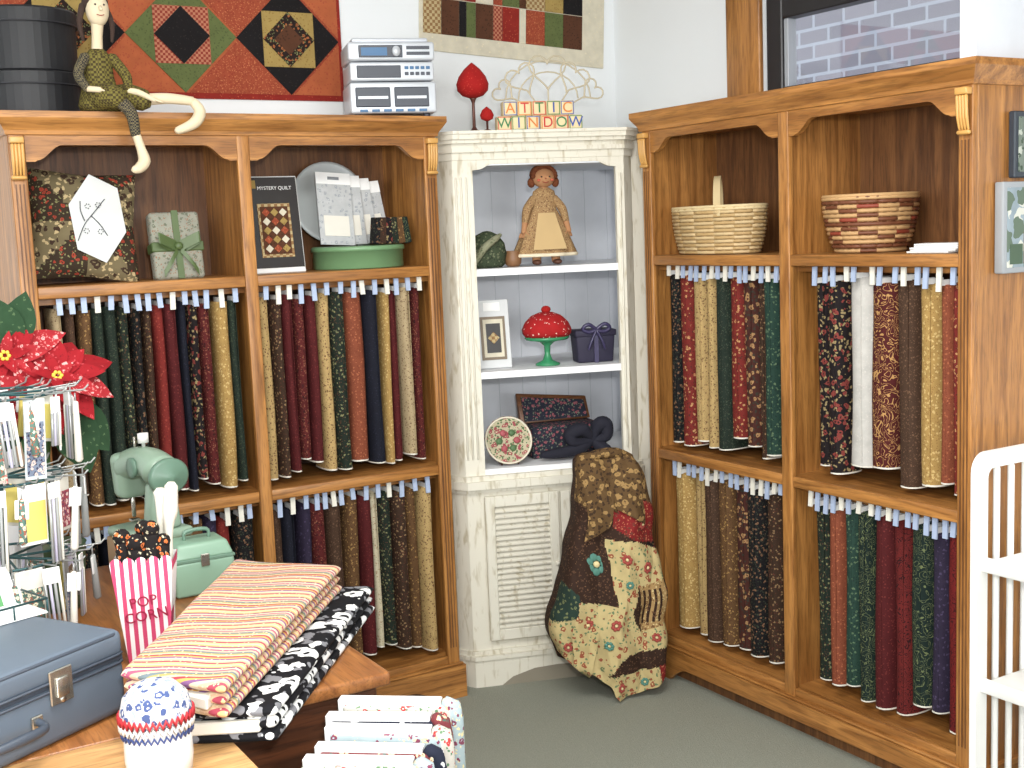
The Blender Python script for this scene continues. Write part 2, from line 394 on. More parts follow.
bolts(MR,.765,1.318,1.444,.853,[('fl',1.1),('fl',1.2),('wh',1.8),('gs',1.9),('br',1.7),('gd',1.3),('rs',.8),('rdp',.9)])
bolts(MR,.075,.655,.764,.172,[('gd',1.4),('gp',1),('br',1.3),('bg',1.3),('py',1.3),('bk',1.1),('brp',1.1),('cr',1)])
bolts(MR,.75,1.318,.764,.172,[('dgp',1.1),('rs',1),('gr',1),('ns',1.1),('bu',1.2),('rv',1.4),('ns',1.2),('pu',1.1),('bs',1.2)])
# ---------------------------------------------------------------- corner cabinet
e1=Vector((.9455,-.3256,0)); e2=Vector((.3256,.9455,0)); O=Vector((-1.0,-.34,0)); ZZ=Vector((0,0,1))
MC=basis(O,e1,e2,ZZ); MCi=MC.inverted()
def cabmat():
    m,nt,b=newmat('cabinet_distressed',.55); v=coord(nt,(7,7,1.6)); f=noise(nt,v,7,6,.5)
    r=nt.nodes.new('ShaderNodeValToRGB'); r.color_ramp.elements[0].position=.30; r.color_ramp.elements[1].position=.46
    r.color_ramp.elements[0].color=lin((184,174,150)); r.color_ramp.elements[1].color=lin((216,211,196)); nt.links.new(f,r.inputs[0]); nt.links.new(r.outputs[0],b.inputs['Base Color']); return m
cm=cabmat(); cin=flat('cabinet_interior',(228,231,237),.6); csh=flat('cabinet_shelf',(242,243,245),.5)
def LC(x,y): p=MCi@Vector((x,y,0)); return (p.x,p.y)
bk=[LC(-.03,-.575),LC(-.03,-.03),LC(-.985,-.03)]
def plan(o): return [(-o*.6,.06),(-o*.4+.0,.045-o*.5),(.045,-o),(.655,-o),(.70+o*.4,.045-o*.5),(.70+o*.5,.06)]
def ring(o): return plan(o)+bk
mb=MB('corner_cabinet')
mb.prism(ring(.0),.12,.72,cm); 
mb.prism(ring(.02),0,.10,cm); mb.prism(ring(.028),.10,.115,cm); mb.prism(ring(.012),.115,.13,cm)
mb.prism(ring(.012),.705,.72,cm); mb.prism(ring(.032),.72,.748,cm); mb.prism(ring(.02),.748,.765,cm)
mb.prism([(.14,0),(.56,0),(.52,.028),(.44,.05),(.35,.055),(.26,.05),(.18,.028)],-.0215,-.019,flat('apron_painted_shade',(140,132,116),.8),'xz')  # flat dark panel on the plinth face, shade of an apron cutout painted in
for a,b in ((.105,.372),(.380,.645)):
    mb.box(a,-.02,.165,a+.035,0,.69,cm,.003); mb.box(b-.035,-.02,.165,b,0,.69,cm,.003)
    mb.box(a+.035,-.02,.165,b-.035,0,.205,cm,.003); mb.box(a+.035,-.02,.65,b-.035,0,.69,cm,.003)
    n=22
    for k in range(n):
        z=.207+k*(.442/n)
        mb.hexa([(a+.035,-.017,z),(b-.035,-.017,z),(b-.035,-.002,z+.011),(a+.035,-.002,z+.011),(a+.035,-.018,z+.005),(b-.035,-.018,z+.005),(b-.035,-.003,z+.016),(a+.035,-.003,z+.016)],cm)
for a in (.36,.392): mb.ball((a,-.026,.43),.009,cm,12)
ft=.765; tp=1.86
mb.prism([(0,.055),(.045,0),(.115,0),(.115,.02),(.05,.02),(.015,.065)],ft,tp,cm)
mb.prism([(.70,.055),(.655,0),(.625,0),(.625,.02),(.65,.02),(.685,.065)],ft,tp,cm)
for k in range(3): mb.tube([(.055+k*.018,-.001,ft+.06),(.055+k*.018,-.001,tp-.06)],.004,cm,6)
mb.tube([(.64,-.001,ft+.06),(.64,-.001,tp-.06)],.004,cm,6)
mb.prism([(0,.055),(bk[2][0],bk[2][1]),(bk[2][0]+.012,bk[2][1]),(.014,.06)],ft,tp,cm)
mb.prism([(.70,.055),(bk[0][0],bk[0][1]),(bk[0][0],bk[0][1]+.010),(.69,.068)],ft,tp,cm)
def wallpanel(p,q,th,m):
    p=Vector(p+(0,));q=Vector(q+(0,)); d=(q-p).normalized(); n=Vector((-d.y,d.x,0))*th
    mb.prism([(p.x,p.y),(q.x,q.y),(q.x+n.x,q.y+n.y),(p.x+n.x,p.y+n.y)],ft,tp,m)
wallpanel(bk[2],bk[1],-.01,cin); wallpanel(bk[1],bk[0],-.01,cin)
gv=flat('groove',(206,210,216),.8)
for k in range(9):
    p=Vector(bk[2]+(0,)).lerp(Vector(bk[1]+(0,)),(k+.5)/9)
    mb.tube([(p.x-.0045,p.y-.011,ft+.01),(p.x-.0045,p.y-.011,tp-.01)],.0025,gv,5)
rn=[(.115,.004),(.625,.004),(.627,.024),(.655,.026),(.685,.074),(bk[0][0]-.02,bk[0][1]+.012),(bk[1][0],bk[1][1]-.02),(bk[2][0]+.02,bk[2][1]-.005),(.018,.075),(.05,.026),(.113,.024)]
for z in (1.487,1.129,.784): mb.prism(rn,z-.024,z,csh)
mb.prism(rn,1.84,1.86,cin)
pts=[(.115,1.86),(.115,1.825),(.135,1.827)]
for k in range(7): q=k/6; pts.append((.135+.05*q,1.827+.018*(.5-.5*math.cos(math.pi*q))))
for k in range(7): q=1-k/6; pts.append((.605-.05*q,1.827+.018*(.5-.5*math.cos(math.pi*q))))
pts+=[(.625,1.825),(.625,1.86)]
mb.prism(pts,0,.02,cm,'xz')
for o,z0,z1 in ((.004,1.86,1.885),(.016,1.885,1.90),(.010,1.90,1.915),(.028,1.915,1.928),(.040,1.928,1.945),(.048,1.945,1.955)): mb.prism(ring(o),z0,z1,cm)
mb.build(MC)
def CW(s,d,z): return O+e1*s+e2*d+ZZ*z
# ---------------------------------------------------------------- dolls
def rag_doll():
    mb=MB('rag_doll'); mb.M=basis(CW(.395,.13,1.488),e1,e2,ZZ)@Matrix.Diagonal((1.22,1.1,1.03,1))
    skin=flat('doll_skin',(178,128,88),.85); hair=fab('doll_hair',(120,68,42),(90,46,30),None,120,.3); dress=fab('doll_dress',(166,132,92),(110,76,54),(196,168,124),110,.28)
    prof=[(.090,.0),(.092,.012),(.080,.05),(.064,.10),(.048,.14),(.036,.165),(.034,.18),(.036,.205),(.032,.225),(.016,.238)]
    mb.lathe(prof,dress,(0,0,.03),36,1,.62,wave=lambda t,z:.09*math.sin(9*t)*max(0,1-z/.17))
    mb.lathe([(.0925,.0),(.095,.006),(.092,.012)],cream,(0,0,0.03),36,1,.62,wave=lambda t,z:.09*math.sin(9*t))
    apr=flat('doll_apron',(196,166,118),.85)
    mb.grid(lambda u,v:Vector(((u-.5)*(.10-.05*v),-(.060-.034*v)-.004,.055+.125*v)),6,6,apr)
    for sx in (-1,1):
        mb.tube([(sx*.028,0,.04),(sx*.03,-.005,.012)],.013,skin,10); mb.ball((sx*.031,-.014,.011),(.014,.024,.010),flat('doll_shoe',(90,56,40),.6),12)
        mb.tube([(sx*.028,0,.232),(sx*.052,-.006,.195),(sx*.062,-.012,.15)],[.014,.014,.010],dress,10,4)
        mb.tube([(sx*.062,-.012,.15),(sx*.068,-.018,.115)],[.009,.008],skin,10)
        for k in range(4): mb.tube([(sx*(.066+.003*k),-.018+.004*k,.112),(sx*(.067+.004*k),-.020+.005*k,.098)],.0028,skin,6)
        mb.tube([(sx*.062,-.020,.118),(sx*.055,-.026,.106)],.003,skin,6)
    mb.tube([(0,0,.26),(0,0,.28)],.013,skin,10)
    mb.ball((0,-.002,.302),(.034,.034,.036),skin,20)
    mb.ball((0,.008,.312),(.039,.036,.037),hair,20)
    for k in range(13):
        a=math.pi*k/12; mb.ball((.033*math.cos(a),-.016+.004*math.sin(a),.306+.034*math.sin(a)),.0085,hair,8)
    for sx in (-1,1):
        mb.ball((sx*.012,-.034,.303),.003,black,8); mb.ball((sx*.020,-.030,.292),(.006,.003,.005),flat('doll_cheek',(190,96,72),.9),8)
        mb.ball((sx*.036,.0,.285),(.012,.012,.018),hair,10)
    mb.ball((0,-.037,.297),.0025,flat('doll_nose',(150,80,56),.9),8)
    mb.tube([(-.009,-.033,.286),(0,-.035,.283),(.009,-.033,.286)],.0012,flat('doll_mouth',(150,50,44),.9),6,3)
    mb.build()
rag_doll()
def sitting_doll():
    mb=MB('sitting_doll'); mb.M=Matrix.Translation((-2.115,-.40,2.0))
    skin=flat('doll2_skin',(222,204,172),.85); dr=fab('doll2_dress',(122,112,56),(66,56,34),None,70,.3,'c'); dr2=fab('doll2_stock',(40,40,46),(110,100,74),None,110,.3,'c'); hair=flat('doll2_hair',(60,42,34),.9)
    mb.lathe([(.055,.005),(.062,.02),(.052,.06),(.042,.10),(.040,.13),(.040,.155),(.020,.178)],dr,(0,.01,0),22,1,.8,wave=lambda t,z:.05*math.sin(7*t))
    for sx,tx,ty in ((1,.11,-.05),(-1,.03,-.075)):
        mb.tube([(sx*.015,0,.035),(tx*.5+sx*.01,ty*.7,.042),(tx,ty,.03)],[.038,.036,.030],dr,12,4)
    mb.tube([(.10,-.05,.032),(.17,-.062,.036),(.245,-.06,.030)],[.018,.016,.013],skin,10,4)
    mb.tube([(.245,-.06,.030),(.262,-.068,-.0),(.238,-.085,-.035),(.185,-.09,-.058)],[.013,.018,.017,.011],skin,10,4)
    mb.tube([(.03,-.075,.026),(.058,-.085,-.01),(.066,-.085,-.07)],[.020,.018,.014],dr2,10,4)
    mb.tube([(.066,-.085,-.065),(.078,-.086,-.11),(.082,-.095,-.145),(.062,-.11,-.165),(.045,-.118,-.17)],[.012,.013,.018,.015,.010],skin,10,4)
    mb.tube([(.036,0,.155),(.066,-.03,.10),(.060,-.06,.055)],[.016,.015,.012],dr,10,4); mb.tube([(.060,-.06,.055),(.085,-.075,.05),(.13,-.08,.028)],[.009,.009,.007],skin,10,4)
    mb.tube([(-.036,0,.155),(-.064,-.02,.105),(-.05,-.05,.06)],[.016,.015,.012],dr2,10,4); mb.tube([(-.05,-.05,.06),(-.02,-.075,.055)],[.009,.008],skin,10)
    for bx,by,bz in ((.13,-.08,.028),(-.02,-.075,.055)):
        for k in range(4): mb.tube([(bx,by+.004*k-.006,bz),(bx+.018,by+.005*k-.007,bz-.006)],.0026,skin,6)
    mb.tube([(0,.01,.17),(.002,.005,.215),(.004,.0,.25)],[.016,.015,.018],skin,12,3)
    mb.ball((.006,-.004,.285),(.032,.034,.046),skin,20); mb.ball((.004,.010,.305),(.037,.036,.038),hair,18)
    mb.tube([(.006,-.038,.29),(.006,-.05,.280)],[.004,.005],skin,8)
    for sx in (-1,1): mb.ball((.006+sx*.012,-.035,.296),.003,black,8); mb.tube([(.0+sx*.03,.01,.30),(sx*.045,.0,.25),(sx*.04,-.005,.20)],[.010,.008,.004],hair,8,3)
    mb.tube([(-.004,-.037,.268),(.006,-.040,.265),(.016,-.037,.268)],.0012,flat('doll_mouth',(150,50,44),.9),6,3)
    mb.build()
sitting_doll()
# ---------------------------------------------------------------- hat boxes
hb=flat('hatbox_black',(20,20,24),.55); hr=flat('hatbox_rim',(38,38,44),.45)
mb=MB('hat_box'); mb.lathe([(.152,0),(.155,.004),(.155,.085),(.161,.085),(.161,.118),(.155,.122),(0.001,.122)],hb,(-2.275,-.195,2.001),44,1,1,False)
mb.tube([(-2.275+.1615*math.cos(a*math.pi/20),-.195+.1615*math.sin(a*math.pi/20),2.086) for a in range(41)],.0022,hr,6); mb.build()
mb=MB('hat_box'); mb.lathe([(.142,0),(.145,.004),(.145,.135),(.151,.135),(.151,.172),(.146,.178),(0.001,.178)],hb,(-2.275,-.195,2.124),44,1,1,False)
mb.tube([(-2.275+.1515*math.cos(a*math.pi/20),-.195+.1515*math.sin(a*math.pi/20),2.26) for a in range(41)],.0022,hr,6); mb.build()
# ---------------------------------------------------------------- wall quilts
cols={'rust':fab('q_rust',(160,76,52),(138,58,42),(184,112,76),90,.3),'orange':fab('q_orange',(182,98,62),(156,76,52),None,90,.3),'green':fab('q_green',(100,110,66),(76,86,50),None,100,.3),
'pink':fab('q_check',(190,128,100),(136,56,44),None,60,.3,'c'),'blk':fab('q_black',(28,25,26),(46,40,38),None,100,.2),'redp':fab('q_red',(146,44,36),(176,90,60),None,100,.2),
'gold':fab('q_gold',(172,146,86),(136,110,60),None,100,.28),'dkf':fab('q_darkfl',(44,32,28),(160,96,56),(116,120,80),70,.32),'brn':fab('q_brown',(92,58,40),(62,38,28),None,90,.28),'plaid':fab('q_plaid',(198,178,134),(140,106,70),None,45,.3,'c'),'crm':fab('q_cream',(224,216,194),(212,202,176),None,70,.25)}
def sq(mb,cx,cz,h,y,m,rot=0,T=.003):
    pts=[(cx+h*math.cos(rot+math.pi/4+k*math.pi/2)*1.41421,cz+h*math.sin(rot+math.pi/4+k*math.pi/2)*1.41421) for k in range(4)]
    mb.prism(pts,y,y+T,m,'xz')
mb=MB('wall_quilt'); Q=.184; y=-.006
for i,(c,lay) in enumerate([(-2.485,('orange','blk','gold','dkf')),(-2.117,('rust','blk','gold','dkf')),(-1.749,('orange','green','pink','blk')),(-1.381,('rust','blk','gold','dkf'))]):
    cz=2.293
    sq(mb,c,cz,Q,y,cols[lay[0]])
    for sx in (-1,1):
        for sz in (-1,1):
            mb.prism([(c+sx*Q,cz+sz*Q),(c+sx*Q,cz+sz*.012),(c+sx*.012,cz+sz*Q)],y-.002,y,cols['orange' if (sx<0)==(i%2==0) else ('rust' if i<3 or sx<0 else 'redp')],'xz')
    sq(mb,c,cz,Q/1.414,y-.004,cols[lay[1]],math.pi/4); sq(mb,c,cz,Q*.5,y-.006,cols[lay[2]]); sq(mb,c,cz,Q*.5/1.414,y-.009,cols[lay[3]],math.pi/4)
    if lay[1]=='blk': sq(mb,c,cz,Q*.2,y-.010,cols['brn'],math.pi/4)
mb.box(-2.70,y-.001,2.09,-1.185,-.002,2.109,cols['redp']); mb.box(-1.197,y-.001,2.109,-1.185,-.002,2.49,cols['redp'])
mb.build()
mb=MB('wall_quilt'); mb.M=Matrix.Translation((-.47,0,2.26))@Matrix.Rotation(math.radians(3),4,'Y')
mb.box(-.41,-.008,0,.41,-.002,.50,cols['crm'],.002)
seq=['plaid','gold','blk','green','brn','pink','redp','crm','rust','green','brn']
for r in range(3):
    x=-.395
    for k in range(11):
        w=(.075,.075,.03,.04,.075,.04,.075,.03,.085,.085,.09)[k]
        mb.box(x,-.011,.062+r*.13,x+w-.002,-.008,.189+r*.13,cols[seq[(k+r*3)%11] if k>1 else ('plaid','brn')[(r+k)%2]]); x+=w
        if x>.34: break
mb.build()
# ---------------------------------------------------------------- stereo
silver=flat('silver_plastic',(206,210,216),.35,.2); dgy=flat('stereo_dark',(60,64,74),.3); disp=flat('stereo_display',(70,110,150),.2)
mb=MB('stereo_system'); mb.M=Matrix.Translation((-1.310,-.335,2.001))@Matrix.Rotation(math.radians(-17),4,'Z')@Matrix.Diagonal((.85,.72,1.07,1))
mb.box(0,0,.012,.335,.27,.105,silver,.008,2); mb.box(.005,.004,.110,.33,.265,.165,silver,.006,2); mb.box(0,0,.17,.335,.27,.225,silver,.008,2); mb.box(.02,.03,.225,.315,.25,.24,silver,.006,2)
for fx in (.03,.30): mb.lathe([(.014,0),(.014,.013)],dgy,(fx,.04,0),12); mb.lathe([(.014,0),(.014,.013)],dgy,(fx,.22,0),12)
mb.box(.04,-.002,.178,.21,.004,.215,dgy,.002); mb.box(.05,-.003,.184,.15,.002,.208,disp); mb.box(.225,-.003,.185,.315,.004,.195,dgy); mb.box(.225,-.003,.202,.315,.004,.212,dgy)
mb.box(.03,.0,.118,.20,.006,.155,dgy,.002)
for k in range(5): mb.box(.215+k*.021,.0,.125,.23+k*.021,.006,.135,dgy,.001); mb.box(.215+k*.021,.0,.143,.23+k*.021,.006,.152,disp,.001)
mb.box(.02,-.003,.03,.155,.004,.09,dgy,.003); mb.box(.17,-.003,.03,.305,.004,.09,dgy,.003); mb.box(.03,-.005,.055,.145,0,.063,silver); mb.box(.18,-.005,.055,.295,0,.063,silver)
for k in range(6): mb.box(.035+k*.046,-.004,.016,.065+k*.046,.002,.024,disp,.001)
Rx=Matrix.Rotation(math.radians(90),3,'X'); mb.lathe([(.016,0),(.015,.012)],silver,(.185,0,.197),18,ax=Rx)
mb.build()
# ---------------------------------------------------------------- strawberry pincushion stand
rdv=fab('strawberry_red',(170,32,30),(200,76,60),None,120,.18); lg=flat('leaf_green',(60,100,50),.7); brass=flat('wire_dark',(96,60,50),.4,.5)
mb=MB('strawberry_pincushion'); mb.M=Matrix.Translation(CW(.142,.07,1.956))
mb.lathe([(.032,0),(.034,.004),(.012,.010),(.006,.02),(.005,.10),(.009,.112),(.013,.118)],brass,(0,0,0),20)
mb.lathe([(.012,.118),(.036,.126),(.053,.143),(.056,.165),(.047,.19),(.028,.215),(.010,.231),(.001,.238)],rdv,(0,0,0),28)
for k in range(7): a=k*.9; mb.leaf((0,0,.119),(math.cos(a),math.sin(a),.35),ZZ,.05,.018,lg,-.2)
mb.build()
mb=MB('strawberry_pincushion'); mb.M=Matrix.Translation(CW(.178,.02,1.956))
mb.lathe([(.016,0),(.016,.004),(.004,.008),(.004,.035)],brass,(0,0,0),16); mb.lathe([(.006,.035),(.020,.042),(.024,.055),(.016,.072),(.001,.084)],rdv,(0,0,0),20); mb.build()
# ---------------------------------------------------------------- letter blocks
mb=MB('alphabet_blocks'); bcol=flat('block_wood',(226,206,160),.6); lcs=[flat('letter_red',(196,40,36),.5),flat('letter_green',(50,120,70),.5),flat('letter_blue',(50,80,160),.5),flat('letter_orange',(214,120,40),.5)]
def block(ch,s,z,k):
    mb.M=basis(CW(s,.03,z),e1,e2,ZZ)@Matrix.Rotation(random.uniform(-.06,.06),4,'Z')
    h=.0245; mb.box(-h,-h,0,h,h,2*h,bcol,.003,2); c=lcs[k%4]
    for a,b_,c_,d in ((-h+.002,0.002,h-.002,.0045),(-h+.002,2*h-.0045,h-.002,2*h-.002)): mb.box(a,-h-.001,b_,c_,-h+.001,d,c)
    mb.box(-h+.002,-h-.001,.0045,-h+.0045,-h+.001,2*h-.0045,c); mb.box(h-.0045,-h-.001,.0045,h-.002,-h+.001,2*h-.0045,c)
    mb.text(ch,.050,lcs[(k+1)%4],Matrix.Translation((0,-h-.0012,h))@Matrix.Rotation(math.radians(90),4,'X'),.0008)
for i,ch in enumerate('WINDOW'): block(ch,.236+i*.0505,1.956,i)
for i,ch in enumerate('ATTIC'): block(ch,.258+i*.0505,2.0055,i+2)
mb.M=Matrix(); mb.build()
mb=MB('wire_heart_ornament'); wirem=flat('wire_antique',(196,184,158),.45,.2); mb.M=basis(CW(.425,.13,1.956),e1,e2,ZZ)@Matrix.Diagonal((1.35,1,1.32,1))
mb.lathe([(.05,0),(.05,.006),(.01,.012)],wirem,(0,0,0),20)
def heart(cx,cz,s,rot=0):
    pts=[]
    for k in range(25):
        t=2*math.pi*k/24; x=16*math.sin(t)**3/16*s; z=(13*math.cos(t)-5*math.cos(2*t)-2*math.cos(3*t)-math.cos(4*t))/16*s
        pts.append((cx+x*math.cos(rot)-z*math.sin(rot),0,cz+x*math.sin(rot)+z*math.cos(rot)))
    mb.tube(pts,.0024,wirem,6)
heart(0,.165,.050); heart(-.07,.145,.042,.5); heart(.07,.145,.042,-.5); heart(-.12,.11,.03,.9); heart(.12,.11,.03,-.9)
for a,bz in ((0,.12),(-.055,.11),(.055,.11),(-.10,.095),(.10,.095)): mb.tube([(0,0,.01),(a*.4,0,.06),(a,0,bz)],.0022,wirem,6,4)
for r in (.07,.10): mb.tube([(r*math.cos(t*math.pi/12)*1.15,0,.09+r*math.sin(t*math.pi/12)) for t in range(13)],.0022,wirem,6)
mb.build()
# ---------------------------------------------------------------- items in left bookcase (top)
def L(lx,y,z): return Vector((-2.42+lx,y,z))
mb=MB('embroidered_pillow'); pf=fab('pillow_floral',(120,108,80),(60,44,34),(180,160,120),36,.36); pf2=fab('pillow_dark',(60,48,36),(150,60,44),(126,124,84),50,.3); pc=flat('pillow_center',(212,214,212),.85)
mb.M=Matrix.Translation(L(.262,-.235,1.682))@Matrix.Rotation(math.radians(-12),4,'X')@Matrix.Rotation(math.radians(5),4,'Y')
def pilpt(u,v,sgn,hw,hh,th):
    a=u*2-1;b_=v*2-1; e=max(0,(1-a*a))**.5*max(0,(1-b_*b_))**.5
    k=1-.08*(1-abs(b_))*abs(a)**3; j=1-.08*(1-abs(a))*abs(b_)**3
    return Vector((a*hw*k,sgn*th*e,b_*hh*j))
N=24; vs=[];fs=[];ms=[]
for j in range(N+1):
    for i in range(N+1): vs.append(pilpt(i/N,j/N,-1,.158,.168,.052))
for j in range(N):
    for i in range(N):
        a=(i+.5)/N*2-1; b_=(j+.5)/N*2-1; fs.append((j*(N+1)+i,j*(N+1)+i+1,(j+1)*(N+1)+i+1,(j+1)*(N+1)+i)); ms.append(pf2 if (a*b_>0)!=(abs(a)>abs(b_)) else pf)
mb.add(vs,fs,ms,True)
mb.grid(lambda u,v:pilpt(u,v,1,.158,.168,.052),20,20,pf)
vs=[(.02,-.062,.01)]
for k in range(6):
    a=math.pi/6+k*math.pi/3+.25; vs.append((.03+.085*math.cos(a),-.052,.012+.138*math.sin(a)))
mb.add(vs,[(0,1+k,1+(k+1)%6) for k in range(6)],pc)
br_=flat('embroidery',(70,74,82),.8)
for pts in ([(-.03,-.060,-.06),(-.01,-.064,-.01),(.02,-.064,.03),(.05,-.059,.07)],[(-.01,-.064,0),(-.02,-.061,.03),(-.02,-.058,.06)],[(.01,-.064,.015),(.035,-.062,-.01),(.055,-.058,-.04)]): mb.tube(pts,.0014,br_,5,4)
for c in ((.03,-.064,.05),(0,-.063,.045),(.035,-.062,-.03),(-.005,-.063,-.03)):
    for k in range(6): mb.ball((c[0]+.007*math.cos(k),c[1],c[2]+.007*math.sin(k)),.002,br_,6)
mb.build()
mb=MB('ribbon_tied_packet'); pk=fab('packet_fabric',(156,156,142),(104,108,92),(140,110,90),70,.3); rb=flat('ribbon_green',(80,98,56),.45)
mb.M=Matrix.Translation(L(.53,-.29,1.511))@Matrix.Rotation(math.radians(-10),4,'X')
mb.box(-.078,0,0,.078,.05,.21,pk,.012,3); mb.box(-.081,-.004,.085,.081,.054,.115,rb,.003); mb.box(-.010,-.004,-.0,.010,.0,.212,rb)
for sx in (-1,1):
    mb.grid(lambda u,v,sx=sx:Vector((sx*(.005+.060*math.sin(v*math.pi*.9)),-.006-.022*math.sin(v*math.pi),.10+(u-.5)*.034+.024*math.sin(v*math.pi))),4,10,rb)
    mb.grid(lambda u,v,sx=sx:Vector((sx*(.004+.050*v),-.010-.008*math.sin(v*3),.09-.075*v+(u-.5)*.022)),3,8,rb)
mb.ball((0,-.012,.10),(.013,.009,.013),rb,12); mb.build()
mb=MB('framed_quilt_picture'); fr=flat('frame_black',(34,28,26),.35)
mb.M=Matrix.Translation(L(.862,-.26,1.511))@Matrix.Rotation(math.radians(-8),4,'X')
mb.box(-.09,0,0,.09,.012,.315,paper,.002); mb.box(-.086,-.003,.016,.086,0,.311,fr)
mb.box(-.055,-.005,.05,.055,-.003,.225,cols['plaid']); mb.box(-.047,-.006,.060,.047,-.005,.215,cols['brn'])
for i in range(3):
    for j in range(5): sq(mb,-.029+i*.029,.078+j*.0295,.0095,-.0075,[cols['crm'],cols['rust'],cols['gold']][(i+j)%3],math.pi/4,.001)
mb.text('MYSTERY QUILT',.016,paper,Matrix.Translation((.01,-.0045,.275))@Matrix.Rotation(math.radians(90),4,'X'),.0004)
sq(mb,-.066,.288,.013,-.005,cols['gold'],0,.001); mb.build()
tin=flat('tin_green',(112,150,108),.35); plate=flat('plate_grey',(196,202,202),.3)
mb=MB('round_tin'); mb.lathe([(.150,0),(.153,.003),(.153,.058),(.158,.058),(.158,.072),(.15,.076),(.148,.068),(.001,.066)],tin,L(1.165,-.205,1.511),44); mb.build()
mb=MB('round_tray'); Rt=Matrix.Rotation(math.radians(80),3,'X'); mb.lathe([(.001,.0),(.12,.0),(.135,.012),(.142,.012),(.142,.016),(.132,.018),(.12,.006),(.001,.006)],plate,L(1.12,-.085,1.735),40,ax=Rt); mb.build()
lace=fab('lace_packet',(196,198,198),(154,158,162),(176,178,180),60,.3)
mb=MB('lace_packets')
for i in range(4):
    mb.M=Matrix.Translation(L(1.085+.05*i,-.23+.012*i,1.592))@Matrix.Rotation(math.radians(-14+i),4,'X')@Matrix.Rotation(math.radians(4-3*i),4,'Y'); mb.box(-.062,0,0,.062,.006,.25-.012*i,lace,.001); mb.box(-.062,-.001,.21-.012*i,.062,.0,.25-.012*i,paper)
    mb.box(-.045,-.002,.03,.045,-.0005,.10,offw); mb.box(-.02,-.0035,.225-.012*i,.02,-.001,.235-.012*i,flat('hang_slot',(130,134,138),.6))
mb.M=Matrix(); mb.build()
mb=MB('fabric_swatch_packs')
for i in range(6): mb.M=Matrix.Translation(L(1.18+.026*i,-.325+.004*i,1.5895))@Matrix.Rotation(math.radians(6-3*i),4,'Y'); mb.box(-.012,0,0,.013,.03,.088,[F['bk'],F['brp'],F['fl'],F['dgp'],F['bg'],F['ns']][i],.002)
mb.M=Matrix(); mb.build()
# ---------------------------------------------------------------- baskets in right bookcase
def basket(name,cx,cy,z,rx,ry,h,m1,m2,rim,handle=None,flare=.85,band=None,zig=None):
    mb=MB(name); rows=13; n=56
    for r in range(rows):
        q=r/(rows-1); k=flare+(1-flare)*math.sin(q*math.pi/2)**.8; zz=z+.006+q*(h-.012)
        pts=[]
        for j in range(n+1):
            t=2*math.pi*j/n; o=1+.016*math.cos(n/2*t+math.pi*r)
            pts.append((cx+rx*k*o*math.cos(t),cy+ry*k*o*math.sin(t),zz))
        st=4
        for j in range(0,n,st):
            if zig is None: mm=m1 if (j//st+r)%2 else m2
            else:
                w=(j//st+r)%4; mm=m2 if (w==0 or r in band) else (zig if w==2 and r%3==1 else m1)
            mb.tube(pts[j:j+st+1],h/rows*.52,mm,6)
    for j in range(0,n,2):
        t=2*math.pi*j/n
        mb.tube([(cx+rx*k0*math.cos(t),cy+ry*k0*math.sin(t),zq) for k0,zq in ((flare*.985,z+.004),(.985*(flare+(1-flare)*.75),z+h*.45),(.985,z+h))],.003,m1,5)
    mb.lathe([(.001,0),(flare,0),(flare,.004)],m1,(cx,cy,z),40,rx,ry)
    for o in (.0,.008): mb.tube([(cx+rx*1.02*math.cos(2*math.pi*j/n),cy+ry*1.02*math.sin(2*math.pi*j/n),z+h-o) for j in range(n+1)],.0055,rim,6)
    if handle:
        for g in (0,.004):
            mb.grid(lambda u,v:Vector((cx-rx*.9*math.cos(v*math.pi), cy-rx*.95*math.cos(v*math.pi)+(u-.5)*.034, z+h*.8+(handle+g)*math.sin(v*math.pi)**.8)),2,20,rim)
    mb.build()
wk=flat('wicker_natural',(218,190,142),.6,var=.15); wkb=flat('wicker_dark',(188,156,106),.6); wk2=flat('wicker_cream',(222,200,154),.6); wb=flat('wicker_brown',(112,64,38),.6)  # natural basket weave alternates with a darker tan
basket('woven_basket',-.225,-.870,1.512,.105,.200,.155,wk,wkb,wk2,.13)
basket('woven_basket',-.175,-1.49,1.512,.13,.135,.165,flat('wicker_tan',(192,152,104),.6),wb,flat('wicker_rim',(200,160,110),.6),None,.74,(1,6,11),flat('wicker_red',(140,60,40),.6))
mb=MB('paper_stack')
for k in range(5):
    mb.M=Matrix.Translation((-.24+.006*k,-1.80+.004*(-1)**k,1.5115+.005*k))@Matrix.Rotation(.1*k,4,'Z'); mb.box(-.05,-.07,0,.05,.07,.004,paper)
mb.M=Matrix(); mb.build()
mb=MB('white_box'); mb.box(-.33,-1.98,2.001,-.05,-1.93,2.45,flat('box_white',(222,226,232),.6),.003); mb.box(-.332,-1.982,2.40,-.048,-1.928,2.455,white,.003); mb.build()
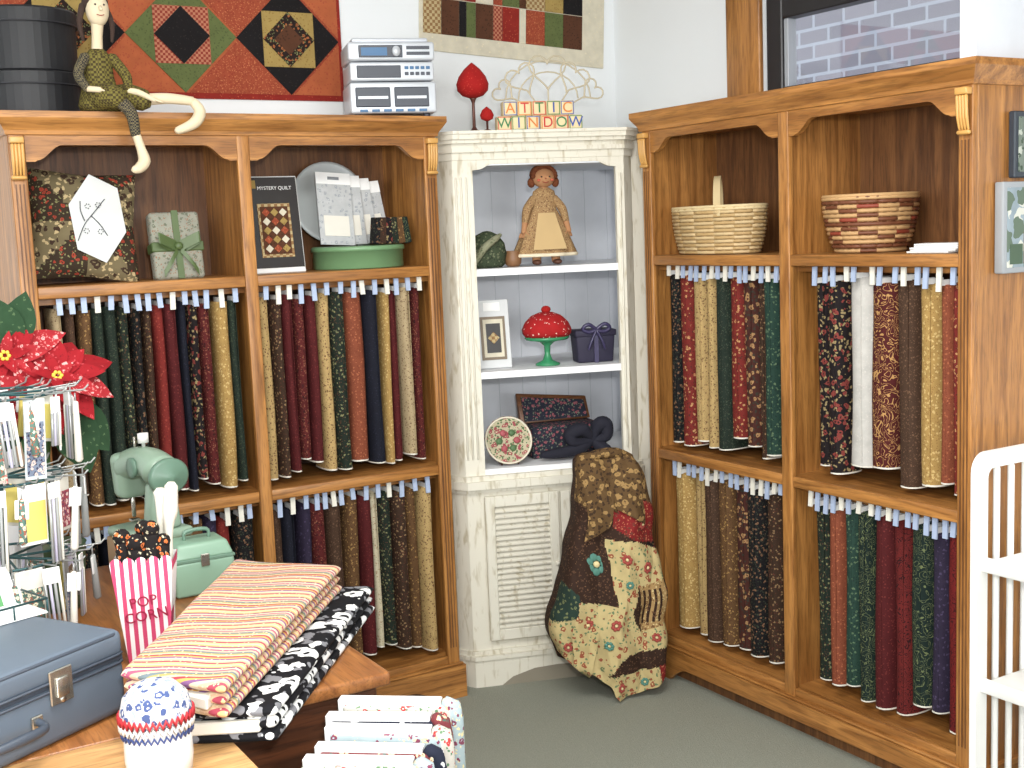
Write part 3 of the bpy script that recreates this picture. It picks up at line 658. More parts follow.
# ---------------------------------------------------------------- items in corner cabinet
mb=MB('green_fabric_bundle'); mb.M=basis(CW(.180,.12,1.488),e1,e2,ZZ); dgm=fab('bundle_green',(66,76,56),(104,108,84),(36,42,32),80,.3)
mb.lathe([(.05,0),(.062,.012),(.066,.05),(.060,.085),(.040,.115),(.014,.128),(.001,.13)],dgm,(0,0,0),30,1,.6,wave=lambda t,z:.05*math.sin(5*t+z*40))
mb.tube([(-.055,-.030,.02),(-.02,-.044,.07),(.02,-.040,.10),(.045,-.02,.115)],[.012,.014,.012,.006],fab('bundle_pale',(150,150,122),(90,96,70),None,90,.3),8,4); mb.build()
mb=MB('small_pot'); mb.M=basis(CW(.272,.12,1.488),e1,e2,ZZ); mb.lathe([(.02,0),(.028,.01),(.030,.03),(.024,.05),(.027,.056),(.022,.056),(.02,.03)],flat('pot_brown',(130,92,60),.5),(0,0,0),20); mb.build()
mb=MB('framed_sampler'); mb.M=basis(CW(.185,.09,1.131),e1,e2,ZZ)@Matrix.Rotation(math.radians(-9),4,'X')
mb.box(-.062,0,0,.062,.01,.245,flat('sampler_bag',(206,208,208),.4),.002); mb.box(-.045,-.003,.03,.045,0,.185,flat('sampler_frame',(120,104,84),.5)); mb.box(-.036,-.005,.040,.036,-.003,.175,cols['crm']); mb.box(-.026,-.006,.055,.026,-.004,.16,fr); sq(mb,0,.108,.015,-.008,cols['plaid'],math.pi/4,.002); mb.box(-.03,-.003,.205,.03,0,.235,paper); mb.build()
mb=MB('cake_stand_pincushion'); mb.M=basis(CW(.380,.10,1.130),e1,e2,ZZ); gg=flat('glass_green',(60,140,96),.15); dots=fab('red_dots',(176,36,38),(236,216,204),None,75,.22)
mb.lathe([(.044,0),(.045,.006),(.018,.018),(.010,.04),(.012,.07),(.030,.085),(.075,.092),(.082,.10),(.078,.104),(.001,.10)],gg,(0,0,0),30)
mb.lathe([(.078,.104),(.086,.115),(.088,.13),(.078,.155),(.055,.178),(.025,.190),(.001,.192)],dots,(0,0,0),36,wave=lambda t,z:.03*math.sin(12*t)*(1 if z<.15 else .2))
mb.ball((0,0,.2),(.018,.018,.014),rdv,12); mb.build()
mb=MB('gift_box'); vel=flat('velvet_navy',(40,36,58),.7); mb.M=basis(CW(.557,.115,1.130),e1,e2,ZZ)
mb.hexa([(-.066,-.03,0),(.066,-.03,0),(.066,.05,0),(-.066,.05,0),(-.074,-.036,.115),(.074,-.036,.115),(.074,.056,.115),(-.074,.056,.115)],vel,.006,2); mb.box(-.077,-.04,.095,.077,.06,.118,vel,.004,2)
rbn=flat('ribbon_navy',(56,50,84),.35); mb.box(-.008,-.0405,.0,.008,-.036,.12,rbn)
for sx in (-1,1): mb.tube([(0,-.045,.12),(sx*.03,-.05,.14),(sx*.05,-.045,.125),(sx*.03,-.045,.112),(0,-.045,.118)],.007,rbn,8,4); mb.tube([(0,-.047,.118),(sx*.02,-.05,.08),(sx*.03,-.047,.05)],.005,rbn,6,3)
mb.build()
mb=MB('decorated_plate'); mb.M=basis(CW(.215,.075,.785),e1,e2,ZZ)
bfl=fab('plate_floral',(196,186,156),(150,74,80),(84,106,72),60,.40); Rp=Matrix.Rotation(math.radians(72),3,'X')
mb.lathe([(.001,0),(.050,0),(.064,.006),(.084,.014),(.086,.018),(.078,.018),(.060,.010),(.048,.005),(.001,.005)],bfl,(0,.0,.083),40,ax=Rp,wave=lambda t,z:.025*abs(math.sin(8*t)) if z>.008 else 0)
mb.tube([Vector((0,0,.083))+Rp@Vector((.083*math.cos(t*math.pi/24),.083*math.sin(t*math.pi/24),.018)) for t in range(49)],.0035,flat('plate_rim',(224,216,196),.4),6)
for k in range(6):
    a=k*math.pi/3; c=Vector((0,0,.083))+Rp@Vector((.032*math.cos(a),.032*math.sin(a),.008)); mb.ball(c,(.013,.013,.006),[flat('pl_rose',(166,80,86),.6),flat('pl_leaf',(80,110,70),.6)][k%2],10,Rp)
mb.tube([(-.03,.05,.004),(0,.03,.06),(.03,.05,.004)],.003,brass,6); mb.tube([(-.03,.05,.004),(-.03,-.03,.004),(-.03,-.035,.014)],.003,brass,6); mb.tube([(.03,.05,.004),(.03,-.03,.004),(.03,-.035,.014)],.003,brass,6)
mb.build()
mb=MB('floral_box'); mb.M=basis(CW(.44,.18,.785),e1,e2,ZZ)@Matrix.Rotation(.12,4,'Z'); fb=fab('floralbox',(44,46,58),(140,80,86),(104,112,96),60,.32)
mb.box(-.13,-.05,0,.14,.09,.115,fb,.006,2); lidw=wood('boxlid',(120,76,44),(80,48,26),'x')
mb.hexa([(-.135,.06,.116),(.145,.06,.116),(.145,.09,.116),(-.135,.09,.116),(-.135,.10,.225),(.145,.10,.195),(.145,.115,.195),(-.135,.115,.225)],lidw,.004,2)
mb.hexa([(-.12,.052,.125),(.13,.052,.125),(.13,.062,.125),(-.12,.062,.125),(-.12,.090,.212),(.13,.090,.184),(.13,.10,.184),(-.12,.10,.212)],fb)
mb.build()
mb=MB('black_velvet_bow'); vb=flat('velvet_black',(24,24,38),.85); mb.M=basis(CW(.50,.075,.791),e1,e2,ZZ)
mb.ball((.03,0,.062),(.022,.02,.022),vb,14)
for pts,rr in (([(.03,0,.06),(-.01,-.012,.10),(-.055,-.01,.085),(-.04,-.015,.055),(.03,-.005,.055)],[.014,.026,.026,.022,.012]),([(.03,0,.06),(.055,-.01,.115),(.080,-.01,.11),(.078,-.012,.07),(.03,-.005,.055)],[.014,.026,.026,.022,.012]),([(.03,0,.055),(-.03,-.015,.030),(-.10,-.02,.022),(-.16,-.012,.018)],[.014,.024,.020,.013]),([(.03,0,.055),(.06,-.02,.03),(.082,-.03,.020)],[.014,.024,.017])): mb.tube(pts,rr,vb,10,5)
mb.build()
# ---------------------------------------------------------------- draped quilt hung over a low stand
MD=basis(Vector((-.600,-.675,0)),e1,e2,ZZ)
dq={'cr':fab('dq_cream',(204,184,132),(146,80,58),(104,122,88),36,.30),'br':fab('dq_brown',(58,40,31),(88,62,46),(110,80,56),60,.24),'rd':fab('dq_red',(134,38,38),(94,54,44),(176,110,80),60,.3),'gn':fab('dq_green',(46,64,56),(110,116,80),None,60,.3),'ol':fab('dq_olive',(98,74,46),(150,120,76),(58,42,30),40,.38),'st':fab('dq_tan',(176,142,94),(110,78,50),(206,186,136),60,.3),'dk':fab('dq_black',(30,25,25),(110,50,42),(120,100,60),50,.3)}
AL=[(0,.07),(.05,.075),(.09,.115),(.12,.175),(.22,.205),(.31,.210),(.42,.165),(.55,.128),(.68,.112),(.78,.100),(.820,.092),(.838,.080),(.846,.06),(.85,.004)]
AR=[(0,.165),(.1,.190),(.2,.205),(.36,.200),(.5,.178),(.62,.165),(.70,.152),(.76,.140),(.80,.128),(.825,.112),(.840,.09),(.846,.06),(.85,.004)]
DF=[(0,.125),(.2,.12),(.4,.11),(.6,.095),(.7,.085),(.78,.07),(.82,.055),(.84,.03),(.85,.003)]
def itp(T,z):
    z=min(max(z,T[0][0]),T[-1][0])
    for i in range(len(T)-1):
        if T[i][0]<=z<=T[i+1][0]:
            q=(z-T[i][0])/(T[i+1][0]-T[i][0]); return T[i][1]*(1-q)+T[i+1][1]*q
    return T[-1][1]
def tri(x): x=x%1; return 4*abs(x-.5)-1
def crease(p,z):
    k=1-.55*z
    return k*(.020*tri(p*5.2-z*.9+.15)+.012*tri(p*3+z*2.6+.4)+.006*tri(p*14+z*3))
def dsurf(t,z,o=0.0):
    c=math.cos(t); s_=math.sin(t); a=itp(AL if c<0 else AR,z); d=itp(DF,z); p=a*c
    env=abs(s_)**.42
    y=(-(d+crease(p,z)+o)*env) if s_<0 else (d*.75)*env
    return Vector((p+.006*math.sin(z*21)+.004*math.sin(z*43),y,z+.007))
def tz(p,z): a=itp(AL if p<0 else AR,z); return -math.acos(max(-.97,min(.97,p/a)))
def psurf(p,z,o): return dsurf(tz(p,z),z,o)
ZL=[(-1,.17),(-.8,.12),(-.62,.065),(-.45,.05),(-.3,.02),(0,.0),(.45,.012),(.8,.03),(1,.06)]
def zlow(t): return itp(ZL,math.cos(t))*(1 if math.sin(t)<.2 else .6)
def inside(poly,x,y):
    r=False; n=len(poly); j=n-1
    for i in range(n):
        xi,yi=poly[i];xj,yj=poly[j]
        if (yi>y)!=(yj>y) and x<(xj-xi)*(y-yi)/(yj-yi)+xi: r=not r
        j=i
    return r
PG=[('st',[(.085,.385),(.185,.400),(.200,.245),(.100,.225)]),
 ('rd',[(-.005,.690),(.19,.670),(.20,.520),(.095,.545),(.0,.60)]),
 ('cr',[(-.015,.560),(.095,.545),(.175,.500),(.185,.40),(.085,.385),(.06,.30),(.0,.33)]),
 ('br',[(-.20,.66),(-.005,.66),(-.015,.56),(.0,.33),(-.11,.36),(-.19,.44)]),
 ('cr',[(-.135,.355),(.0,.33),(.06,.30),(.035,.16),(-.075,.05),(-.135,.13)]),
 ('gn',[(-.23,.50),(-.12,.46),(-.135,.30),(-.23,.28)]),
 ('cr',[(-.24,.28),(-.135,.30),(-.12,.10),(-.24,.0)]),
 ('cr',[(.06,.30),(.10,.225),(.21,.245),(.21,.16),(.035,.16)]),
 ('br',[(-.05,.10),(.035,.16),(.21,.16),(.21,.105),(-.05,.085)]),
 ('cr',[(-.09,.09),(.15,.10),(.15,-.1),(-.09,-.1)]),
 ('rd',[(.15,.10),(.25,.10),(.25,-.1),(.15,-.1)])]
def dmat(t,z):
    if math.sin(t)>-.02: return dq['br']
    c=math.cos(t); p=itp(AL if c<0 else AR,z)*c
    if z>.655+.12*abs(p-.02)+.02*tri(p*9): return dq['ol']
    for k,pg in PG:
        if inside(pg,p,z): return dq[k]
    return dq['br'] if p<.14 else dq['dk']
mb=MB('draped_quilt'); mb.M=MD
nu,nv=220,140; vs=[];fs=[];ms=[]
for j in range(nv+1):
    for i in range(nu):
        t=2*math.pi*i/nu; z0=zlow(t); vs.append(dsurf(t,z0+(.85-z0)*(j/nv)))
for j in range(nv):
    for i in range(nu):
        k=(i+1)%nu; fs.append((j*nu+i,j*nu+k,(j+1)*nu+k,(j+1)*nu+i)); t=2*math.pi*(i+.5)/nu; z0=zlow(t); ms.append(dmat(t,z0+(.85-z0)*(j+.5)/nv))
mb.add(vs,fs,ms,False)
# stripes on the tan block, folded cloth on top, loose corners
for k in range(4):
    x0=.098+k*.020
    mb.grid(lambda u,v:psurf(x0+u*.009+.006*(1-v),.255+.115*v,.003),2,8,dq['br'])
def flap(q4,m,o0,o1,fall=0):
    A,B,Cc,D=q4
    mb.grid(lambda u,v:psurf((A[0]*(1-u)+B[0]*u)*(1-v)+(D[0]*(1-u)+Cc[0]*u)*v,(A[1]*(1-u)+B[1]*u)*(1-v)+(D[1]*(1-u)+Cc[1]*u)*v,o0*(1-v)+o1*v),20,16,m)
flap([(-.09,.56),(-.015,.60),(.04,.80),(-.085,.80)],dq['ol'],.020,.004)
flap([(.01,.665),(.115,.60),(.115,.79),(.02,.80)],dq['ol'],.016,.003)
flap([(-.155,.14),(-.10,.075),(-.05,.26),(-.14,.31)],dq['cr'],.024,.004)
mb.tube([(-.085,-.015,.826),(-.03,-.03,.848),(.04,-.028,.850),(.10,-.012,.826)],[.014,.017,.018,.013],dq['ol'],12,5)
mb.tube([(-.06,-.055,.80),(-.02,-.078,.73),(.02,-.090,.66)],[.010,.012,.006],dq['ol'],10,5)
fl1=flat('applique_teal',(84,134,120),.8); fl2=flat('applique_rose',(160,70,60),.8); ac=flat('applique_cream',(226,208,156),.8)
def flower(p,z,m,r=.02,o=.004):
    c=psurf(p,z,o); tx=(psurf(p+.006,z,o)-c).normalized(); tzv=(psurf(p,z+.01,o)-c).normalized(); n=tx.cross(tzv)
    R=Matrix((tx,tzv,n)).transposed()
    for k in range(7):
        a=2*math.pi*k/7; mb.ball(c+tx*r*.62*math.cos(a)+tzv*r*.62*math.sin(a),(r*.36,r*.36,.003),m,8,R)
    mb.ball(c,(r*.3,r*.3,.005),ac,8,R)
flower(-.055,.475,fl1,.042); flower(.045,.49,fl2,.020); flower(.12,.45,fl2,.022); flower(.05,.40,fl1,.016); flower(-.09,.27,fl2,.022); flower(-.03,.20,fl1,.018); flower(.0,.27,fl2,.020); flower(-.165,.20,fl2,.018,.006); flower(.15,.20,fl2,.018); flower(.0,.045,fl2,.018); flower(.09,.05,fl1,.016); flower(.11,.60,fl2,.018)
mb.build()
# ---------------------------------------------------------------- table, crate
tw=wood('table_top',(164,108,60),(128,78,40),'y',.3); td=wood('table_dark',(96,54,30),(64,36,20),'x',.45)
mb=MB('wooden_table'); mb.box(-2.95,-1.83,.69,-1.965,-.55,.72,tw,.006,2); mb.box(-2.93,-1.80,.50,-1.985,-.58,.69,td,.004)
mb.box(-2.93,-1.79,.04,-2.0,-.60,.50,td,.004); mb.box(-2.90,-1.806,.53,-2.02,-1.80,.67,td,.003); mb.box(-2.95,-1.815,0,-1.98,-.57,.05,td,.004); mb.build()
cw=wood('crate_wood',(206,162,108),(176,130,80),'x',.5)
mb=MB('wooden_crate'); mb.box(-2.95,-2.45,.70,-2.352,-1.835,.72,cw,.003)
for z in (.05,.27,.49): mb.box(-2.37,-2.44,z,-2.36,-1.84,z+.19,cw,.002); mb.box(-2.94,-2.45,z,-2.365,-2.44,z+.19,cw,.002)
for xx in (-2.94,-2.39):
    for yy in (-2.435,-1.865): mb.box(xx,yy,0,xx+.02,yy+.025,.70,cw)
mb.build()
# ---------------------------------------------------------------- fabric bolts lying on table
def fold(name,c,z0,z1,mat,layers=3):
    c=[Vector(p) for p in c]; ex=((c[1]-c[0])+(c[2]-c[3])).normalized(); ex=Vector((ex.x,ex.y,0)); ey=Vector((-ex.y,ex.x,0)); o=(c[0]+c[1]+c[2]+c[3])/4
    Mw=basis((o.x,o.y,0),ex,ey,ZZ); Mi=Mw.inverted(); P=[Mi@Vector((p.x,p.y,0)) for p in c]
    mb=MB(name); h=(z1-z0)/layers
    for k in range(layers):
        g=.006*(k%2); a=z0+h*k+.0005; b_=z0+h*(k+1)
        q=[Vector((p.x*(1-g*1.5),p.y*(1-g*4),0)) for p in P]
        def fn(u,v,s,q=q,a=a,b_=b_,k=k):
            u=.5-.5*math.cos(math.pi*u); v=.5-.5*math.cos(math.pi*v)
            p=(q[0]*(1-u)+q[1]*u)*(1-v)+(q[3]*(1-u)+q[2]*u)*v
            du=min(1,min(u,1-u)*42); dv=min(1,min(v,1-v)*15); e=math.sqrt(1-(1-du)**2)*math.sqrt(1-(1-dv)**2)
            m_=(a+b_)/2; hh=(b_-a)/2; w=.0022*math.sin(u*13+v*5+k)*e+.0016*math.sin(u*5-v*9) *e if s>0 and k==layers-1 else 0
            return Vector((p.x,p.y,m_+s*hh*e+w))
        mb.grid(lambda u,v:fn(u,v,1),56,32,mat); mb.grid(lambda u,v:fn(u,v,-1),56,32,mat)
    mb.hexa([(p.x*1.004,p.y*.7,z0+h*.9) for p in P]+[(p.x*1.004,p.y*.7,z0+h*1.9) for p in P],offw,.003)
    return mb.build(Mw)
bw=fab('black_white_print',(22,22,26),(222,222,220),(120,120,124),17,.42); stp=stripes('multi_stripe',[(204,176,124),(160,64,80),(200,166,136),(210,190,160),(126,84,128),(200,156,86),(160,54,66),(206,180,150),(160,146,90),(104,118,124),(200,168,142),(166,80,106),(210,192,166),(132,64,100),(198,164,100),(206,182,154)],.105,0,.85,110)
fold('folded_fabric_bolt',[(-2.290,-2.037),(-1.820,-1.443),(-2.02,-1.30),(-2.47,-1.93)],.7205,.790,bw)
fold('folded_fabric_bolt',[(-2.385,-2.055),(-1.905,-1.455),(-2.09,-1.235),(-2.515,-1.86)],.7905,.858,stp)
# ---------------------------------------------------------------- jar pincushion
mb=MB('jar_pincushion'); mb.M=Matrix.Translation((-2.500,-2.035,.7205))@Matrix.Diagonal((1,1,1.12,1)); jw=flat('jar_white',(226,224,222),.25)
mb.lathe([(.045,0),(.054,.006),(.057,.03),(.056,.07),(.050,.082),(.05,.088)],jw,(0,0,0),32)
jf=fab('jar_cap',(214,210,204),(70,84,126),(150,160,190),60,.40)
mb.lathe([(.053,.086),(.060,.094),(.060,.104),(.054,.125),(.036,.142),(.012,.150),(.001,.151)],jf,(0,0,0),32)
rr=flat('ricrac_red',(176,36,44),.6); rw=flat('ricrac_blue',(60,76,130),.6)
mb.tube([(.061*math.cos(t*math.pi/36),.061*math.sin(t*math.pi/36),.096+.005*(-1)**t) for t in range(73)],.0035,rr,6); mb.tube([(.060*math.cos(t*math.pi/36),.060*math.sin(t*math.pi/36),.084+.005*(-1)**t) for t in range(73)],.0035,white,6); mb.tube([(.0585*math.cos(t*math.pi/36),.0585*math.sin(t*math.pi/36),.072+.004*(-1)**t) for t in range(73)],.0025,rw,6)
mb.build()
# ---------------------------------------------------------------- suitcase
sd=Vector((.86,.5,0)).normalized(); sb=Vector((-sd.y,sd.x,0)); MS=basis((-2.470,-1.71,.7215),sd,sb,ZZ)
mb=MB('suitcase'); su=flat('suitcase_blue',(92,104,118),.5); sp_=flat('suitcase_piping',(62,70,82),.5); nick=flat('nickel',(190,186,176),.25,.9)
mb.box(-.46,0,0,0,.33,.108,su,.018,4); mb.box(-.46,0,.112,0,.33,.165,su,.016,4); mb.box(-.456,.004,.106,-.004,.326,.114,sp_)
def rring(z,o):
    x0,x1,y0,y1=-.46-o,o,-o,.33+o; r=.02
    return [(x0+r,y0,z),(x1-r,y0,z),(x1-.006,y0+.006,z),(x1,y0+r,z),(x1,y1-r,z),(x1-.006,y1-.006,z),(x1-r,y1,z),(x0+r,y1,z),(x0,y1-r,z),(x0,y0+r,z),(x0+.006,y0+.006,z),(x0+r,y0,z)]
for z in (.102,.118): mb.tube(rring(z,.001),.003,sp_,6)
mb.tube(rring(.158,-.004),.0035,sp_,6)
for cx in (-.16,-.40):
    mb.box(cx-.026,-.006,.075,.026+cx,.0,.140,nick,.002); mb.box(cx-.014,-.011,.088,cx+.014,-.005,.125,nick,.003,2); mb.lathe([(.007,0),(.006,.004)],nick,(cx,-.004,.082),12,ax=Matrix.Rotation(math.radians(90),3,'X'))
mb.tube([(-.34,-.004,.062),(-.335,-.03,.055),(-.28,-.036,.055),(-.225,-.03,.055),(-.22,-.004,.062)],[.007,.008,.010,.008,.007],sp_,10,4)
for cx in (-.34,-.22): mb.box(cx-.012,-.008,.048,cx+.012,0,.072,nick,.002)
mb.build(MS)
# ---------------------------------------------------------------- popcorn box with tools
mb=MB('popcorn_box'); ps=stripes('popcorn_stripes',[(232,228,228),(196,66,104)],.018,0); pink=flat('popcorn_text',(150,24,60),.5)
Hh=.225; a0,a1=.043,.065
def ring4(a,z): return [(-a,-a*.8,z),(a,-a*.8,z),(a,a*.8,z),(-a,a*.8,z)]
mb.add(ring4(a0,0)+ring4(a1,Hh),[(0,1,5,4),(1,2,6,5),(2,3,7,6),(3,0,4,7),(0,3,2,1)],ps)
mb.add(ring4(a0-.002,.003)+ring4(a1-.002,Hh),[(0,1,5,4),(1,2,6,5),(2,3,7,6),(3,0,4,7),(0,3,2,1)],paper)
for k in range(5):
    x=-a1+(k+.5)*a1*2/5
    mb.prism([(x-a1/5,Hh)]+[(x-a1/5*math.cos(q*math.pi/6),Hh+.014*math.sin(q*math.pi/6)) for q in range(1,6)]+[(x+a1/5,Hh)],-a1*.8-.0005,-a1*.8+.001,ps,'xz')
tilt=math.atan((a1-a0)*.8/Hh)
MT=Matrix.Translation((0,-(a0+a1)/2*.8-.0035,Hh*.55))@Matrix.Rotation(math.radians(90)+tilt,4,'X')@Matrix.Rotation(math.radians(8),4,'Z')
for txt,dz in (('POP',.016),('CORN',-.016)): mb.text(txt,.032,pink,MT@Matrix.Translation((0,dz,0)),.0008)
bo=fab('black_orange_print',(30,26,26),(190,104,56),(180,170,144),60,.30)
for x,y,z,r in ((-.042,-.01,.275,.017),(-.012,-.02,.262,.019),(.020,-.015,.290,.017),(.0,.02,.285,.016),(.044,-.01,.262,.014)): mb.tube([(x*.7,y*.6,.05),(x,y,z)],r,bo,12); mb.ball((x,y,z),r*1.15,bo,12)
ivy=flat('ivory',(224,220,206),.4)
mb.tube([(.046,.02,.06),(.052,.02,.26),(.060,.02,.32),(.066,.02,.375)],[.008,.009,.017,.014],ivy,12,4); mb.tube([(.030,.03,.06),(.038,.035,.30),(.040,.035,.36)],[.008,.010,.015],ivy,12,3)
mb.build(Matrix.Translation((-2.350,-1.425,.7205))@Matrix.Rotation(math.radians(-22),4,'Z'))
# ---------------------------------------------------------------- small green sewing machine on its case
gm_=flat('machine_green',(146,170,150),.3); gmd=flat('machine_green_dark',(104,134,116),.35)
mb=MB('toy_sewing_machine'); mb.M=Matrix.Translation((-2.150,-.70,.7205))@Matrix.Rotation(math.radians(-75),4,'Z')
mb.box(-.12,-.07,0,.12,.07,.095,flat('machine_case',(150,120,84),.5),.006,2)
mb.M=mb.M@Matrix.Translation((0,0,.036))@Matrix.Diagonal((.95,1.3,1.08,1))
mb.box(-.105,-.060,.058,.105,.060,.085,gm_,.010,3)
mb.hexa([(.045,-.038,.085),(.10,-.038,.085),(.10,.038,.085),(.045,.038,.085),(.052,-.028,.21),(.095,-.028,.21),(.095,.028,.21),(.052,.028,.21)],gm_,.012,3)
mb.tube([(.085,0,.235),(.04,0,.25),(-.03,0,.25),(-.08,0,.235)],[.042,.038,.038,.042],gm_,18,4)
mb.hexa([(-.118,-.034,.15),(-.060,-.034,.15),(-.060,.034,.15),(-.118,.034,.15),(-.118,-.040,.27),(-.055,-.040,.27),(-.055,.040,.27),(-.118,.040,.27)],gm_,.018,4)
mb.lathe([(.026,0),(.024,.006),(.010,.010),(.001,.010)],nick,(-.118,0,.222),20,ax=Matrix.Rotation(math.radians(-90),3,'Y'))
mb.tube([(-.085,0,.155),(-.085,0,.10)],.005,nick,8); mb.box(-.095,-.009,.088,-.075,.009,.093,nick)
mb.lathe([(.042,0),(.046,.006),(.046,.014),(.040,.02),(.018,.022),(.012,.03)],gmd,(.115,0,.225),26,ax=Matrix.Rotation(math.radians(90),3,'Y'))
mb.lathe([(.004,0),(.004,.03),(.012,.03),(.012,.055),(.004,.055)],white,(.0,0,.27),12); mb.tube([(-.05,0,.27),(-.05,0,.31)],.003,nick,6)
mb.lathe([(.026,0),(.026,.006),(.020,.008),(.001,.008)],gmd,(.02,-.036,.245),20,ax=Matrix.Rotation(math.radians(90),3,'X'))
mb.build()
mb=MB('green_metal_case'); mc=flat('case_green',(132,164,142),.35)
mb.M=Matrix.Translation((-2.100,-.965,.7205))@Matrix.Diagonal((.92,1,1.08,1)); mb.box(-.085,-.065,0,.085,.065,.085,mc,.008,3); mb.hexa([(-.085,-.065,.088),(.085,-.065,.088),(.085,.065,.088),(-.085,.065,.088),(-.07,-.05,.125),(.07,-.05,.125),(.07,.05,.125),(-.07,.05,.125)],mc,.008,3)
mb.box(-.086,-.066,.083,.086,.066,.090,gmd,.001); mb.box(-.012,-.070,.07,.012,-.064,.10,nick,.002); mb.tube([(-.035,0,.125),(-.03,0,.145),(.03,0,.145),(.035,0,.125)],.005,gmd,8,4); mb.build()
# ---------------------------------------------------------------- wire display rack with packets
mb=MB('notions_display_rack'); wr=flat('rack_wire',(50,84,86),.4,.4); bx,by=-2.60,-1.24
mb.lathe([(.09,0),(.09,.006),(.012,.016),(.008,.03)],wr,(bx,by,.7205),24); mb.tube([(bx,by,.73),(bx,by,1.34)],.006,wr,8)
tiers=(1.31,1.13,.95)
for z in tiers:
    mb.tube([(bx+.13*math.cos(t*math.pi/12),by+.13*math.sin(t*math.pi/12),z) for t in range(25)],.003,wr,6)
    for k in range(4): a=k*math.pi/4; mb.tube([(bx+.13*math.cos(a),by+.13*math.sin(a),z),(bx-.13*math.cos(a),by-.13*math.sin(a),z)],.003,wr,6)
pcs=[paper,offw,flat('pk_grey',(150,152,150),.4),flat('pk_lilac',(190,186,206),.5),fab('pk_floral',(206,190,180),(170,60,60),(90,120,90),120,.3),flat('pk_pale',(206,214,216),.5)]
photo=[fab('pk_photo1',(120,130,150),(200,180,170),(60,60,80),90,.4),fab('pk_photo2',(150,120,100),(220,210,190),(60,80,60),90,.4),flat('pk_yellow',(224,206,110),.6),fab('pk_photo3',(170,80,90),(226,200,190),(90,60,90),90,.4),fab('pk_photo4',(90,120,110),(214,206,180),(160,90,70),90,.4)]
hold=flat('pk_silver',(160,162,160),.3,.5)
for ti,z in enumerate(tiers):
    for k in range(24):
        a=k*2*math.pi/24+z; r=.130+.024*(k%3); px,py=bx+r*math.cos(a),by+r*math.sin(a)
        mb.tube([(bx+.11*math.cos(a),by+.11*math.sin(a),z),(bx+(r+.02)*math.cos(a),by+(r+.02)*math.sin(a),z+.004),(bx+(r+.03)*math.cos(a),by+(r+.03)*math.sin(a),z+.014)],.0022,hold,5)
        mb.M=Matrix.Translation((px,py,z-.004))@Matrix.Rotation(a+math.pi/2+random.uniform(-.7,.7),4,'Z')@Matrix.Rotation(random.uniform(-.12,.12),4,'Y')
        hgt=random.uniform(.10,.18)
        if k%3==0:
            wd=random.uniform(.022,.034)
            mb.box(-wd,-.002,-hgt,wd,.002,0,pcs[(k//3+ti)%6],.001); pm=photo[(k//3+ti*2)%5]
            for sg in (-1,1): mb.box(-wd+.004,min(sg*.002,sg*.0035),-hgt+.008,wd-.004,max(sg*.002,sg*.0035),-hgt*.28,pm)
        elif k%3==1:
            mb.box(-.018,-.0015,-.035,.018,.0015,0,photo[2] if k==7 else paper,.001)
            for q in range(4): mb.tube([(-.015+.010*q,0,-.035),(-.015+.010*q,.002,-hgt)],.0035,[hold,pcs[3],pcs[2],offw][q],6)
        else:
            mb.tube([(0,0,0),(0,0,-.02)],.002,hold,5); mb.tube([(0,0,-.02),(.002,0,-hgt)],[.006,.009],[pcs[2],photo[(k//3)%5],offw][(k//3)%3],9); mb.box(-.014,-.0015,-.06,.014,.0015,-.02,paper,.001)
        mb.M=Matrix()
mb.build()
mb=MB('pattern_card_tray'); MTc=basis((-2.70,-1.50,.8880),Vector((.95,.3,0)).normalized(),Vector((-.3,.95,0)).normalized(),ZZ)
mb.box(-.10,-.05,0,.12,.09,.003,paper,.0)
for x in (-.10,-.03,.05,.12): mb.tube([(x,-.05,.003),(x,-.05,.03)],.002,wr,5)
mb.tube([(-.10,-.05,.03),(.12,-.05,.03),(.12,.09,.03)],.0025,wr,6)
gc=flat('card_green',(78,140,84),.5)
for k in range(5):
    mb.M=Matrix.Translation((0.005*k,-.04+.022*k,.003))@Matrix.Rotation(math.radians(-28),4,'X'); mb.box(-.06+.01*k,0,0,.05+.01*k,.0025,.09,paper); mb.box(-.052+.01*k,-.001,.03,.042+.01*k,0,.08,[gc,photo[0],photo[1]][k%3])
mb.M=Matrix(); mb.build(MTc)
# ---------------------------------------------------------------- poinsettia
mb=MB('poinsettia_arrangement'); pr=fab('poinsettia_red',(150,26,34),(176,64,70),(110,16,24),60,.20); pw_=fab('poinsettia_variegated',(160,40,46),(206,150,146),(190,100,100),70,.30); pg=fab('poinsettia_leaf',(44,70,46),(76,96,66),None,70,.2); pgd=flat('leaf_gold',(196,160,96),.6)
bx,by=-2.44,-.90
mb.lathe([(.05,0),(.062,.01),(.07,.10),(.075,.16),(.078,.165),(.070,.165)],flat('pot_green',(60,84,60),.4),(bx,by,.7205),28)
yb=flat('stamen_yellow',(220,190,70),.6)
def poin(c,n,R,m,tiltv,seedk):
    c=Vector(c); up=Vector(tiltv).normalized(); a_=up.cross(ZZ if abs(up.z)<.9 else Vector((1,0,0))).normalized(); b_=up.cross(a_)
    for lay,(k,rr_,el) in enumerate(((n,1,.10),(n,.72,.4),(5,.42,.8))):
        for i in range(k):
            a=2*math.pi*(i+.5*lay)/k+seedk; d=a_*math.cos(a)+b_*math.sin(a)+up*el
            mb.leaf(c+up*.004*lay,d,up,R*rr_*random.uniform(.85,1.08),R*.44*rr_,m if (i+lay)%4 else pw_,random.uniform(.15,.4),.35)
    for i in range(7): mb.ball(c+up*.018+a_*.009*math.cos(i)+b_*.009*math.sin(i),.005,yb,8)
heads=[((-2.425,-1.03,1.31),9,.150,pr,(.05,-.8,.6)),((-2.53,-1.00,1.37),9,.14,pr,(-.1,-.9,.3)),((-2.49,-1.04,1.28),8,.13,pw_,(0,-.9,.3))]
